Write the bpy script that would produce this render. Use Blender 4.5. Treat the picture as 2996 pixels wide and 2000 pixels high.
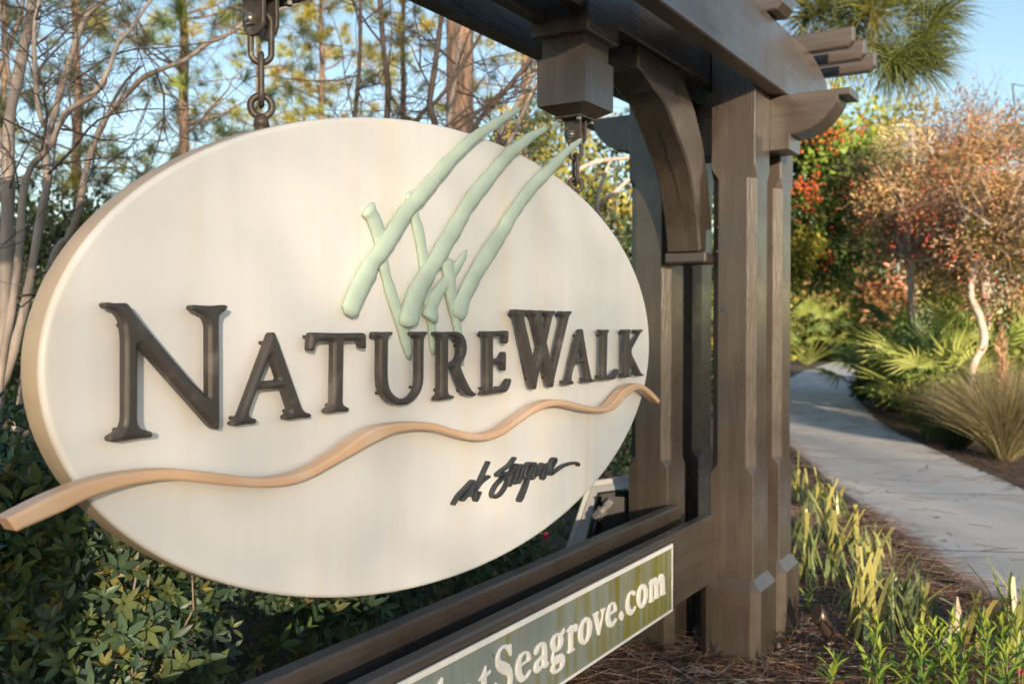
import bpy, math, random
import numpy as np
from mathutils import Matrix, Vector

for o in list(bpy.data.objects):
    bpy.data.objects.remove(o)
SC = bpy.context.scene
COL = SC.collection
rng = np.random.default_rng(7)
random.seed(7)

# ------------------------------------------------------------------ camera
# world: X runs along the sign, Y points behind it, Z up, ground at z = 0
FPX, IW, IH = 2780.0, 2996, 2000
YAW = math.atan(1722 / 2780.0)
PITCH = math.atan(50 / 2780.0)
CAMZ = 1.425
CAM = np.array([0, 0, CAMZ])
FH = np.array([math.cos(YAW), math.sin(YAW), 0])
RT = np.array([math.sin(YAW), -math.cos(YAW), 0])
ZU = np.array([0, 0, 1.0])
FW = FH * math.cos(PITCH) - ZU * math.sin(PITCH)
UP = ZU * math.cos(PITCH) + FH * math.sin(PITCH)

cd = bpy.data.cameras.new('camera')
cam = bpy.data.objects.new('camera', cd)
COL.objects.link(cam)
cd.sensor_width = 36
cd.lens = 36 * FPX / IW
cd.clip_start = 0.05
cd.clip_end = 600
cam.location = CAM
cam.rotation_euler = Matrix([[RT[i], UP[i], -FW[i]] for i in range(3)]).to_euler()
cd.dof.use_dof = True
cd.dof.focus_distance = 2.3
cd.dof.aperture_fstop = 4.2
SC.camera = cam

# ------------------------------------------------------------------ light
SUN_AZ = math.radians(41)      # direction the light travels, from +X towards +Y
SUN_EL = math.radians(10)
w = bpy.data.worlds.new('World')
SC.world = w
w.use_nodes = True
nt = w.node_tree
bg = nt.nodes['Background']
sky = nt.nodes.new('ShaderNodeTexSky')
sky.sky_type = 'NISHITA'
sky.sun_disc = False
sky.sun_elevation = SUN_EL
sdir = Vector((-math.cos(SUN_AZ) * math.cos(SUN_EL), -math.sin(SUN_AZ) * math.cos(SUN_EL), math.sin(SUN_EL)))
sky.sun_rotation = math.atan2(sdir.x, sdir.y)
sky.air_density = 1.0
sky.dust_density = 0.5
sky.ozone_density = 1.3
bg.inputs['Strength'].default_value = 0.088
nt.links.new(sky.outputs[0], bg.inputs['Color'])
sl = bpy.data.lights.new('sun', 'SUN')
sl.energy = 4.4
sl.angle = math.radians(0.5)
sl.color = (1.0, 0.80, 0.58)
sun = bpy.data.objects.new('sun', sl)
COL.objects.link(sun)
sun.rotation_euler = sdir.to_track_quat('Z', 'Y').to_euler()
sun.location = (-20, -15, 10)
SC.view_settings.view_transform = 'Standard'
SC.view_settings.look = 'None'
SC.view_settings.gamma = 1
SC.view_settings.exposure = 1.52
SC.cycles.max_bounces = 6
SC.cycles.transparent_max_bounces = 6

# ------------------------------------------------------------------ measuring helpers
def ray(x, y):
    return FW + RT * ((x - IW / 2) / FPX) - UP * ((y - IH / 2) / FPX)
def atY(x, y, Y):
    r = ray(x, y); return CAM + r * (Y / r[1])
def atX(x, y, X):
    r = ray(x, y); return CAM + r * (X / r[0])
def atG(x, y, z=0.0):
    r = ray(x, y); return CAM + r * ((z - CAMZ) / r[2])
def atT(x, y, t):
    return CAM + ray(x, y) * t
def tl(t, lat, z=0.0):
    p = FH * t + RT * lat
    return np.array([p[0], p[1], z])

# ------------------------------------------------------------------ materials
def mat(name, base, rough=0.5, var=0.0, vscale=8, stretch=(1, 1, 1), bump=0.0, bscale=40, bstretch=None,
        col2=None, c2scale=4, c2lo=0.55, c2hi=0.75, metal=0.0, attr=False, trans=0.0, spec=0.5, c2stretch=None, detail=4):
    m = bpy.data.materials.new(name)
    m.use_nodes = True
    n = m.node_tree.nodes; L = m.node_tree.links
    p = n['Principled BSDF']
    p.inputs['Roughness'].default_value = rough
    p.inputs['Metallic'].default_value = metal
    p.inputs['Specular IOR Level'].default_value = spec
    tc = n.new('ShaderNodeTexCoord')
    def noise(scale, st, det=4):
        mp = n.new('ShaderNodeMapping'); mp.inputs['Scale'].default_value = st
        L.new(tc.outputs['Object'], mp.inputs['Vector'])
        t = n.new('ShaderNodeTexNoise'); t.inputs['Scale'].default_value = scale; t.inputs['Detail'].default_value = det
        L.new(mp.outputs[0], t.inputs['Vector']); return t.outputs['Fac']
    if attr:
        a = n.new('ShaderNodeAttribute'); a.attribute_name = 'col'
        c = a.outputs['Color']
    else:
        r = n.new('ShaderNodeRGB'); r.outputs[0].default_value = (*base, 1); c = r.outputs[0]
    if col2 is not None:
        f = noise(c2scale, c2stretch or stretch, detail)
        mr = n.new('ShaderNodeMapRange'); mr.inputs['From Min'].default_value = c2lo; mr.inputs['From Max'].default_value = c2hi
        L.new(f, mr.inputs['Value'])
        mx = n.new('ShaderNodeMix'); mx.data_type = 'RGBA'
        L.new(mr.outputs[0], mx.inputs['Factor']); L.new(c, mx.inputs['A']); mx.inputs['B'].default_value = (*col2, 1)
        c = mx.outputs['Result']
    if var:
        f = noise(vscale, stretch)
        mr = n.new('ShaderNodeMapRange'); mr.inputs['From Min'].default_value = .3; mr.inputs['From Max'].default_value = .7
        mr.inputs['To Min'].default_value = 1 - var; mr.inputs['To Max'].default_value = 1 + var
        L.new(f, mr.inputs['Value'])
        hs = n.new('ShaderNodeHueSaturation'); L.new(c, hs.inputs['Color']); L.new(mr.outputs[0], hs.inputs['Value'])
        c = hs.outputs[0]
    L.new(c, p.inputs['Base Color'])
    if bump:
        f = noise(bscale, bstretch or stretch, 6)
        b = n.new('ShaderNodeBump'); b.inputs['Strength'].default_value = bump; b.inputs['Distance'].default_value = 0.004
        L.new(f, b.inputs['Height']); L.new(b.outputs[0], p.inputs['Normal'])
    if trans:
        t = n.new('ShaderNodeBsdfTranslucent'); L.new(c, t.inputs['Color'])
        ms = n.new('ShaderNodeMixShader'); ms.inputs[0].default_value = trans
        L.new(p.outputs[0], ms.inputs[1]); L.new(t.outputs[0], ms.inputs[2])
        L.new(ms.outputs[0], n['Material Output'].inputs['Surface'])
    return m

PAINT = (0.056, 0.045, 0.037)
def paint(name, st, extra=0):
    """weathered brown paint over timber: grain relief, drying checks along the grain, worn lighter patches"""
    m = mat(name, PAINT, rough=0.27, spec=.9, var=0.08, vscale=3, stretch=st, bump=0.36, bscale=9, bstretch=st,
            col2=(0.080, 0.066, 0.055), c2scale=1.7, c2lo=.50, c2hi=.80)
    n = m.node_tree.nodes; L = m.node_tree.links; p = n['Principled BSDF']
    tc = [x for x in n if x.type == 'TEX_COORD'][0]
    mp = n.new('ShaderNodeMapping'); mp.inputs['Scale'].default_value = [v * (.55 if v < 2 else 1.9) for v in st]
    L.new(tc.outputs['Object'], mp.inputs['Vector'])
    t = n.new('ShaderNodeTexNoise'); t.inputs['Scale'].default_value = 2.2; t.inputs['Detail'].default_value = 3
    L.new(mp.outputs[0], t.inputs['Vector'])
    mr = n.new('ShaderNodeMapRange'); mr.inputs['From Min'].default_value = .705; mr.inputs['From Max'].default_value = .735
    L.new(t.outputs['Fac'], mr.inputs['Value'])
    mxn = n.new('ShaderNodeMix'); mxn.data_type = 'RGBA'; mxn.inputs['B'].default_value = (.014, .011, .009, 1)
    src = p.inputs['Base Color'].links[0].from_socket
    L.new(mr.outputs[0], mxn.inputs['Factor']); L.new(src, mxn.inputs['A']); L.new(mxn.outputs['Result'], p.inputs['Base Color'])
    # dull and shiny areas of the paint film
    t2 = n.new('ShaderNodeTexNoise'); t2.inputs['Scale'].default_value = 6; t2.inputs['Detail'].default_value = 5
    L.new(tc.outputs['Object'], t2.inputs['Vector'])
    m2 = n.new('ShaderNodeMapRange'); m2.inputs['From Min'].default_value = .3; m2.inputs['From Max'].default_value = .7; m2.inputs['To Min'].default_value = .20; m2.inputs['To Max'].default_value = .42
    L.new(t2.outputs['Fac'], m2.inputs['Value']); L.new(m2.outputs[0], p.inputs['Roughness'])
    return m
M = {}
M['wx'] = paint('brown_paint_x', (1.2, 14, 14))
M['wy'] = paint('brown_paint_y', (14, 1.2, 14))
M['wz'] = paint('brown_paint_z', (14, 14, 1.2))
M['board'] = mat('cream_board', (0.76, 0.76, 0.755), rough=0.42, var=0.03, vscale=3, stretch=(5, 5, .5),
                 col2=(0.74, 0.68, 0.58), c2scale=1.3, c2lo=.52, c2hi=.85, c2stretch=(6, 6, .55), bump=0.05, bscale=6, bstretch=(30, 30, 3))
M['letter'] = mat('bronze_letter', (0.060, 0.052, 0.047), rough=0.42, var=0.15, vscale=14, col2=(0.17, 0.15, 0.13), c2scale=16, c2lo=.56, c2hi=.85, bump=.15, bscale=70)
M['script'] = mat('slate_script', (0.035, 0.04, 0.046), rough=0.5, var=.2, vscale=30)
M['reed'] = mat('sage_reed', (0.48, 0.60, 0.51), rough=0.6, var=0.12, vscale=9, bump=.25, bscale=25, col2=(.40, .50, .40), c2scale=7, c2lo=.55, c2hi=.8)
M['wave'] = mat('peach_strip', (0.70, 0.46, 0.29), rough=0.38, var=0.06, vscale=5, col2=(.74, .56, .44), c2scale=6, c2lo=.5, c2hi=.75)
M['metal'] = mat('weathered_metal', (0.10, 0.085, 0.075), rough=0.5, metal=.35, var=.25, vscale=40, col2=(.3, .26, .2), c2scale=45, c2lo=.62, c2hi=.75, bump=.3, bscale=120)
M['bolt'] = mat('bolt_steel', (0.35, 0.32, 0.28), rough=.4, metal=.8, var=.3, vscale=60)
M['plate'] = mat('green_plate', (0.155, 0.185, 0.165), rough=.4, var=.12, vscale=3, stretch=(8, 8, .8),
                 col2=(0.125, 0.13, 0.035), c2scale=2.2, c2lo=.42, c2hi=.68, c2stretch=(7, 7, 1.1))
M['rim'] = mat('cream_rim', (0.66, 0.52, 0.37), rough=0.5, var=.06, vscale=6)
def stain_plate():
    m = mat('green_plate', (0.23, 0.265, 0.25), rough=.38, var=.10, vscale=3, stretch=(9, 9, .7), col2=(0.20, 0.185, 0.035), c2scale=2.0, c2lo=.56, c2hi=.80, c2stretch=(12, 12, 1.1))
    n = m.node_tree.nodes; L = m.node_tree.links
    mr = [x for x in n if x.type == 'MAP_RANGE' and abs(x.inputs['From Max'].default_value - .80) < 1e-4][0]
    src = mr.inputs['Value'].links[0].from_socket
    tc = [x for x in n if x.type == 'TEX_COORD'][0]; sx = n.new('ShaderNodeSeparateXYZ'); L.new(tc.outputs['Object'], sx.inputs[0])
    ma = n.new('ShaderNodeMath'); ma.operation = 'MULTIPLY_ADD'; ma.inputs[1].default_value = .24; L.new(sx.outputs['X'], ma.inputs[0]); L.new(src, ma.inputs[2])
    L.new(ma.outputs[0], mr.inputs['Value'])
    return m
M['plate'] = stain_plate()
M['white'] = mat('white_trim', (0.78, 0.77, 0.74), rough=.45, var=.06, vscale=20)
M['grey_enamel'] = mat('grey_enamel', (0.62, 0.62, 0.60), rough=.45, var=.06, vscale=14)
M['aluminium'] = mat('cast_aluminium', (0.5, 0.48, 0.46), rough=.42, metal=.6, var=.1)
M['black'] = mat('black_box', (0.02, 0.019, 0.018), rough=.4)
M['bronze'] = mat('bronze_lamp', (0.085, 0.062, 0.05), rough=.36, metal=.5, var=.2, vscale=30)
M['concrete'] = mat('concrete', (0.46, 0.46, 0.455), rough=.85, var=.09, vscale=2.2, bump=.25, bscale=90, col2=(.38, .37, .35), c2scale=1.6, c2lo=.5, c2hi=.75)
M['soil'] = mat('soil', (0.075, 0.05, 0.036), rough=.95, var=.5, vscale=25, bump=1.0, bscale=40, col2=(.035, .026, .02), c2scale=9, c2lo=.45, c2hi=.65)
M['straw'] = mat('pine_straw', (0, 0, 0), rough=.6, attr=True)
M['bark_smooth'] = mat('smooth_bark', (0.42, 0.35, 0.30), rough=.7, var=.3, vscale=9, stretch=(1, 1, .35), col2=(.26, .21, .17), c2scale=12, c2lo=.45, c2hi=.7, bump=.4, bscale=30)
M['twig'] = mat('dark_twig', (0.12, 0.09, 0.075), rough=.8, var=.25, vscale=10)
M['bark_pine'] = mat('pine_bark', (0.19, 0.125, 0.09), rough=.9, var=.35, vscale=6, stretch=(3, 3, .7), col2=(.07, .055, .048), c2scale=5, c2lo=.45, c2hi=.6, c2stretch=(5, 5, .9), bump=1.0, bscale=9, bstretch=(4, 4, .8))
M['leaf'] = mat('leaf', (0, 0, 0), spec=.5, rough=.38, attr=True, trans=.18)
M['leaf_far'] = mat('leaf_far', (0, 0, 0), rough=.6, attr=True, trans=.3)
M['needle'] = mat('pine_needle', (0, 0, 0), rough=.5, attr=True, trans=.25)
M['stalk'] = mat('green_stalk', (0.16, 0.2, 0.045), rough=.6)
M['petal'] = mat('pink_petal', (0.75, 0.07, 0.16), rough=.5, trans=.2)
M['dry'] = mat('dry_leaf', (0.62, 0.50, 0.40), rough=.7, trans=.2, var=.15, vscale=12)
M['dry2'] = mat('grey_dry_leaf', (0.36, 0.33, 0.31), rough=.8, trans=.1, var=.2, vscale=20)
M['chip'] = mat('wood_chip', (0.5, 0.34, 0.2), rough=.9, var=.3)

# ------------------------------------------------------------------ object helpers
def empty(name, loc, label, cat, group=None):
    o = bpy.data.objects.new(name, None)
    COL.objects.link(o)
    o.location = loc
    o.empty_display_size = .1
    o['label'] = label; o['category'] = cat
    if group: o['group'] = group
    return o

def attach(o, parent):
    if parent is not None:
        o.parent = parent
        pw = Matrix.Translation(parent.location) if parent.parent is None else parent['_w'] if False else None
        if parent.parent is None:
            o.matrix_parent_inverse = Matrix.Translation(parent.location).inverted()
        else:   # sub-part: parent is a part whose own world place is its location (all empties only translate)
            o.matrix_parent_inverse = (Matrix.Translation(parent.location)).inverted()

def link_mesh(name, me, loc, m, parent=None):
    o = bpy.data.objects.new(name, me)
    COL.objects.link(o)
    o.location = loc
    if m is not None and len(me.materials) == 0: me.materials.append(m)
    attach(o, parent)
    return o

def mesh(name, V, F, m, parent=None, cols=None, smooth=False, recenter=True):
    """V (n,3) world coords, F list of faces or an (m,k) array; one mesh object"""
    V = np.asarray(V, np.float32)
    c = (V.min(0) + V.max(0)) / 2 if recenter else np.zeros(3)
    V = V - c
    me = bpy.data.meshes.new(name)
    if isinstance(F, np.ndarray):
        k = F.shape[1]; nf = len(F)
        me.vertices.add(len(V)); me.vertices.foreach_set('co', V.ravel())
        me.loops.add(nf * k); me.loops.foreach_set('vertex_index', F.astype(np.int32).ravel())
        me.polygons.add(nf); me.polygons.foreach_set('loop_start', np.arange(0, nf * k, k, dtype=np.int32))
        me.update(calc_edges=True)
    else:
        me.from_pydata(V.tolist(), [], F)
        me.update()
    if cols is not None:
        a = me.color_attributes.new('col', 'FLOAT_COLOR', 'POINT')
        cc = np.ones((len(V), 4), np.float32); cc[:, :3] = cols
        a.data.foreach_set('color', cc.ravel())
    if smooth:
        me.polygons.foreach_set('use_smooth', np.ones(len(me.polygons), bool))
    return link_mesh(name, me, Vector(c.tolist()), m, parent)

class MB:
    def __init__(s): s.V = []; s.F = []; s.C = []; s.n = 0
    def add(s, V, F, col=None):
        V = np.asarray(V, float); s.V.append(V)
        for f in F: s.F.append([int(i) + s.n for i in f])
        s.C.append(np.tile(col if col is not None else (1, 1, 1), (len(V), 1))) if col is None or np.ndim(col) == 1 else s.C.append(np.asarray(col))
        s.n += len(V)
    def build(s, name, m, parent=None, smooth=False, cols=False):
        return mesh(name, np.concatenate(s.V), s.F, m, parent, np.concatenate(s.C) if cols else None, smooth)

def bbox_mesh(a, b, ch=0.004):
    """box a..b with small chamfers on all edges"""
    a = np.array(a, float); b = np.array(b, float)
    V = []; idx = {}
    for ix in (0, 1):
        for iy in (0, 1):
            for iz in (0, 1):
                for ax in range(3):
                    p = np.array([(a, b)[ix][0], (a, b)[iy][1], (a, b)[iz][2]])
                    s = np.array([1 - 2 * ix, 1 - 2 * iy, 1 - 2 * iz]) * ch
                    q = p + s; q[ax] = p[ax]
                    idx[(ix, iy, iz, ax)] = len(V); V.append(q)
    F = []
    for ax in range(3):
        o = [i for i in range(3) if i != ax]
        for e in (0, 1):
            ring = []
            for (u, v) in ((0, 0), (1, 0), (1, 1), (0, 1)):
                k = [0, 0, 0]; k[ax] = e; k[o[0]] = u; k[o[1]] = v
                ring.append(idx[(*k, ax)])
            F.append(ring)
    for ax in range(3):           # edges
        o = [i for i in range(3) if i != ax]
        for u in (0, 1):
            for v in (0, 1):
                k0 = [0, 0, 0]; k0[o[0]] = u; k0[o[1]] = v; k1 = list(k0); k1[ax] = 1
                F.append([idx[(*k0, o[0])], idx[(*k1, o[0])], idx[(*k1, o[1])], idx[(*k0, o[1])]])
    for ix in (0, 1):
        for iy in (0, 1):
            for iz in (0, 1):
                F.append([idx[(ix, iy, iz, a_)] for a_ in range(3)])
    return np.array(V), F

def fixn(o):
    import bmesh
    bm = bmesh.new(); bm.from_mesh(o.data); bmesh.ops.recalc_face_normals(bm, faces=bm.faces); bm.to_mesh(o.data); bm.free()
    return o

def box(name, a, b, m, parent, ch=0.004):
    V, F = bbox_mesh(a, b, ch)
    return fixn(mesh(name, V, F, m, parent))

def prism(name, poly, axis, lo, hi, m, parent, ch=.004):
    """extrude a closed 2D polygon along axis ('x','y' or 'z') with a small edge chamfer"""
    P = np.array(poly, float); n = len(P)
    area = .5 * sum(P[i][0] * P[(i + 1) % n][1] - P[(i + 1) % n][0] * P[i][1] for i in range(n))
    if area < 0: P = P[::-1]
    d0 = P - np.roll(P, 1, 0); d1 = np.roll(P, -1, 0) - P
    n0 = np.c_[d0[:, 1], -d0[:, 0]] / np.linalg.norm(d0, axis=1)[:, None]
    n1 = np.c_[d1[:, 1], -d1[:, 0]] / np.linalg.norm(d1, axis=1)[:, None]
    nn = n0 + n1; nn /= np.maximum(.5, (nn * n0).sum(1))[:, None]
    Q = P - nn * ch
    def put(p2, h):
        k = {'x': (2, 0, 1), 'y': (0, 2, 1), 'z': (0, 1, 2)}[axis]
        a = np.c_[p2, np.full(n, h)]
        return a[:, list(k)]
    V = np.concatenate([put(Q, lo), put(P, lo + ch), put(P, hi - ch), put(Q, hi)])
    F = [list(range(n))[::-1], list(range(3 * n, 4 * n))]
    for r in range(3):
        for i in range(n):
            j = (i + 1) % n
            F.append([r * n + i, r * n + j, (r + 1) * n + j, (r + 1) * n + i])
    return fixn(mesh(name, V, F, m, parent))

def smooth_path(P, step):
    P = np.asarray(P, float)
    Q = np.vstack([2 * P[0] - P[1], P, 2 * P[-1] - P[-2]])
    out = []
    for i in range(1, len(Q) - 2):
        d = np.linalg.norm(Q[i + 1][:3] - Q[i][:3]); k = max(2, int(d / step))
        for s in np.arange(k) / k:
            a, b, c, e = Q[i - 1], Q[i], Q[i + 1], Q[i + 2]
            out.append(.5 * ((2 * b) + (c - a) * s + (2 * a - 5 * b + 4 * c - e) * s * s + (3 * b - a - 3 * c + e) * s ** 3))
    out.append(P[-1])
    return np.array(out)

def tube(P, r, n=7, flat=None, cap=True):
    """V,F of a tube along P with radius array r; flat = (axis vector, factor)"""
    P = np.asarray(P, float); r = np.broadcast_to(np.asarray(r, float), len(P))
    T = np.gradient(P, axis=0); T /= np.linalg.norm(T, axis=1)[:, None] + 1e-9
    ref = np.array([0, 0, 1.]) if abs(T[0][2]) < .9 else np.array([1., 0, 0])
    N = np.cross(T[0], ref); N /= np.linalg.norm(N)
    V = []; ang = np.arange(n) * 2 * math.pi / n
    for i in range(len(P)):
        N = N - T[i] * (N @ T[i]); N /= np.linalg.norm(N) + 1e-9
        B = np.cross(T[i], N)
        off = (np.cos(ang)[:, None] * N + np.sin(ang)[:, None] * B) * r[i]
        if flat is not None:
            ax = flat[0]; off = off - np.outer(off @ ax, ax) * (1 - flat[1])
        V.append(P[i] + off)
    V = np.concatenate(V); F = []
    for i in range(len(P) - 1):
        for j in range(n):
            k = (j + 1) % n
            F.append([i * n + j, i * n + k, (i + 1) * n + k, (i + 1) * n + j])
    if cap:
        F.append(list(range(n))[::-1]); F.append(list(range((len(P) - 1) * n, len(P) * n)))
    return V, F

def torus_link(c, half_len, half_w, r, axis_long, axis_w, n=28, k=8):
    """oval chain link centreline"""
    P = []
    st = half_len - half_w
    for i in range(n):
        a = 2 * math.pi * i / n
        q = np.array([math.cos(a), math.sin(a)])
        s = st if q[1] >= 0 else -st
        P.append(c + axis_w * (q[0] * half_w) + axis_long * (q[1] * half_w + s))
    P = np.array(P); V = []; nrm = np.cross(axis_long, axis_w)
    for i in range(n):
        t = P[(i + 1) % n] - P[i - 1]; t /= np.linalg.norm(t); b = np.cross(t, nrm)
        for j in range(k):
            a = 2 * math.pi * j / k
            V.append(P[i] + r * (math.cos(a) * nrm + math.sin(a) * b))
    F = [[i * k + j, i * k + (j + 1) % k, ((i + 1) % n) * k + (j + 1) % k, ((i + 1) % n) * k + j] for i in range(n) for j in range(k)]
    return np.array(V), F

def cyl(p0, p1, r0, r1=None, n=16):
    p0 = np.array(p0, float); p1 = np.array(p1, float)
    return tube(np.array([p0, p0 + (p1 - p0) * .5, p1]), [r0, (r0 + (r1 or r0)) / 2, r1 or r0], n)

def rounded(P, rmax):
    P = np.asarray(P, float); out = []
    n = len(P)
    for i in range(n):
        a, b, c = P[i - 1], P[i], P[(i + 1) % n]
        la = np.linalg.norm(a - b); lc = np.linalg.norm(c - b)
        ka = min(.4, rmax / max(la, 1e-9)); kc = min(.4, rmax / max(lc, 1e-9))
        p = b + (a - b) * ka; q = b + (c - b) * kc
        out += [p, (p + 2 * b + q) / 4, q]
    return np.array(out)

def poly_sdf(loops, h, pad): return poly_sdf_on(loops, np.concatenate(loops), h)

def field_solid(name, gx, gy, D, Yfront, depth, rise, w, m, parent, power=1.08):
    """solid letter: side walls plus a carved front that rises from its edge towards its middle"""
    nx, ny = D.shape; V = []; H = []; idx = {}; F = []; edge = {}
    inside = D < 0
    def corner(i, j):
        k = (i, j)
        if k not in idx: idx[k] = len(V); V.append((gx[i], gy[j])); H.append(-D[i, j])
        return idx[k]
    def cross(p, q):
        k = (p, q) if p < q else (q, p)
        if k not in idx:
            a, b = D[k[0]], D[k[1]]; t = a / (a - b)
            idx[k] = len(V); V.append((gx[k[0][0]] + (gx[k[1][0]] - gx[k[0][0]]) * t, gy[k[0][1]] + (gy[k[1][1]] - gy[k[0][1]]) * t)); H.append(0.)
        return idx[k]
    s4 = inside[:-1, :-1].astype(int) + inside[1:, :-1] + inside[1:, 1:] + inside[:-1, 1:]
    for i, j in zip(*np.nonzero(s4)):
        c = [(i, j), (i + 1, j), (i + 1, j + 1), (i, j + 1)]
        poly = []
        for k in range(4):
            p, q = c[k], c[(k + 1) % 4]
            if inside[p]: poly.append(corner(*p))
            if inside[p] != inside[q]:
                v = cross(p, q); poly.append(v)
        if len(poly) >= 3: F.append(poly)
        if s4[i, j] < 4:
            for k in range(len(poly)):
                a, b = poly[k], poly[(k + 1) % len(poly)]
                if H[a] == 0. and H[b] == 0.: edge[a] = b
    V = np.array(V); H = np.clip(np.array(H) / w, 0, 1); z = rise * (1 - (1 - H) ** power)
    n = len(V); c = (V.min(0) + V.max(0)) / 2
    front = np.c_[V[:, 0] - c[0], -z, V[:, 1] - c[1]]          # local y = 0 is the edge plane
    ring = sorted(edge); rid = {v: n + k for k, v in enumerate(ring)}
    back = np.array([[V[v][0] - c[0], depth - rise, V[v][1] - c[1]] for v in ring])
    Fs = [[a, b, rid[b], rid[a]][::-1] if b in rid else None for a, b in edge.items()]
    Fs = [f for f in Fs if f]
    me = bpy.data.meshes.new(name)
    me.from_pydata(np.concatenate([front, back]).tolist(), [], F + Fs); me.update()
    sm = np.zeros(len(me.polygons), bool); sm[:len(F)] = True
    me.polygons.foreach_set('use_smooth', sm)
    o = link_mesh(name, me, Vector((c[0], Yfront + rise, c[1])), m, parent)
    fixn(o)
    return o

def glyph_mesh(name, loops, Yfront, depth, bevel, m, parent, rmax=.004, res=2, h=.0016, union=None, w=None):
    R = lambda LL: [rounded(l, rmax) if rmax else np.asarray(l) for l in LL]
    LL = R(loops)
    if union is not None:
        LU = R(union); P = np.concatenate(LL + LU)
        gx, gy, D = poly_sdf_on(LL, P, h); _, _, D2 = poly_sdf_on(LU, P, h); D = np.minimum(D, D2)
    else:
        gx, gy, D = poly_sdf(LL, h, 2.2 * h)
    if name == 'letter': D = D + .0010
    return field_solid(name, gx, gy, D, Yfront, depth, bevel, w or bevel * 1.7, m, parent)

def poly_sdf_on(loops, P, h):
    corners = np.array([P.min(0), P.max(0)])
    lo = corners[0] - 2.2 * h; hi = corners[1] + 2.2 * h
    nx, ny = ((hi - lo) / h).astype(int) + 2
    gx = lo[0] + np.arange(nx) * h; gy = lo[1] + np.arange(ny) * h
    X, Y = np.meshgrid(gx, gy, indexing='ij'); D = np.full(X.shape, 1e9); ins = np.zeros(X.shape, bool)
    for L in loops:
        for a, b in zip(L, np.roll(L, -1, 0)):
            ab = b - a
            t = np.clip(((X - a[0]) * ab[0] + (Y - a[1]) * ab[1]) / (ab @ ab + 1e-14), 0, 1)
            D = np.minimum(D, np.hypot(X - a[0] - t * ab[0], Y - a[1] - t * ab[1]))
            if a[1] != b[1]: ins ^= ((a[1] > Y) != (b[1] > Y)) & (X < ab[0] * (Y - a[1]) / ab[1] + a[0])
    return gx, gy, np.where(ins, -D, D)

def on_plane(pts, org, sc, Y):
    return np.array([atY(org[0] + a * sc, org[1] + b * sc, Y)[[0, 2]] for a, b in pts])

# ------------------------------------------------------------------ ground, path
def structure(o): o['kind'] = 'structure'; return o
def ground():
    n = 60
    u = np.linspace(-1, 1, n); g = np.sign(u) * np.abs(u) ** 2.2 * 150
    X, Y = np.meshgrid(g + 6, g + 4)
    Z = np.zeros_like(X) - .01
    V = np.c_[X.ravel(), Y.ravel(), Z.ravel()]
    F = np.array([[j * n + i, j * n + i + 1, (j + 1) * n + i + 1, (j + 1) * n + i] for j in range(n - 1) for i in range(n - 1)])
    structure(mesh('ground', V, F, M['soil'], smooth=True, recenter=False))
ground()

TC = np.array([-4, 0, 3, 5.2, 8, 10, 12.2, 14.35, 17.8, 22.9, 28, 33, 40])
LC = np.array([3.0, 3.05, 3.12, 3.22, 3.52, 3.82, 4.16, 4.66, 5.68, 7.35, 9.4, 11.7, 15.2])
def path_c(t): return np.interp(t, TC, LC)
PW = .77
def path_edge(t, s):
    d = (path_c(t + .3) - path_c(t - .3)) / .6
    nx = 1 / math.hypot(1, d)
    return t - s * d * nx, path_c(t) + s * nx
bed = []
ts = np.arange(-4, 40, .5)
V = []; 
for t in ts:
    for s in (-PW + .02, PW - .02):
        a, b = path_edge(t, s); V.append(tl(a, b, .012))
F = np.array([[2 * i, 2 * i + 1, 2 * i + 3, 2 * i + 2] for i in range(len(ts) - 1)])
pathbed = structure(mesh('path', V, F, M['soil']))
joints = [-4, -2.2, -.3, 1.7, 3.72, 5.70, 7.72, 9.7, 11.8, 14, 16.4, 19, 21.8, 25, 28.5, 32.5, 37, 39.5]
for a, b in zip(joints[:-1], joints[1:]):
    tt = np.linspace(a + .008, b - .008, 8)
    V = []
    for t in tt:
        for s in (-PW, -PW + .012, PW - .012, PW):
            q = path_edge(t, s); V.append(tl(q[0], q[1], .052 if abs(s) < PW else .043))
    top = len(V)
    for t in tt:
        for s in (-PW, PW):
            q = path_edge(t, s); V.append(tl(q[0], q[1], .0))
    F = []
    for i in range(7):
        for k in range(3): F.append([4 * i + k, 4 * i + k + 1, 4 * i + 5 + k, 4 * i + 4 + k])
        F.append([top + 2 * i, 4 * i, 4 * i + 4, top + 2 * i + 2]); F.append([4 * i + 3, top + 2 * i + 1, top + 2 * i + 3, 4 * i + 7])
    F.append([0, 3, top + 1, top]); F.append([28, 31, top + 15, top + 14])
    fixn(mesh('slab', V, F, M['concrete'], pathbed))

# ------------------------------------------------------------------ timber frame
XC = 2.158
YC = 1.514
fr = empty('sign_frame', (XC, YC, 0), 'dark brown timber frame of posts, beams and rails carrying the oval sign', 'frame')
def mx(x): return 2 * XC - x

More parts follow.
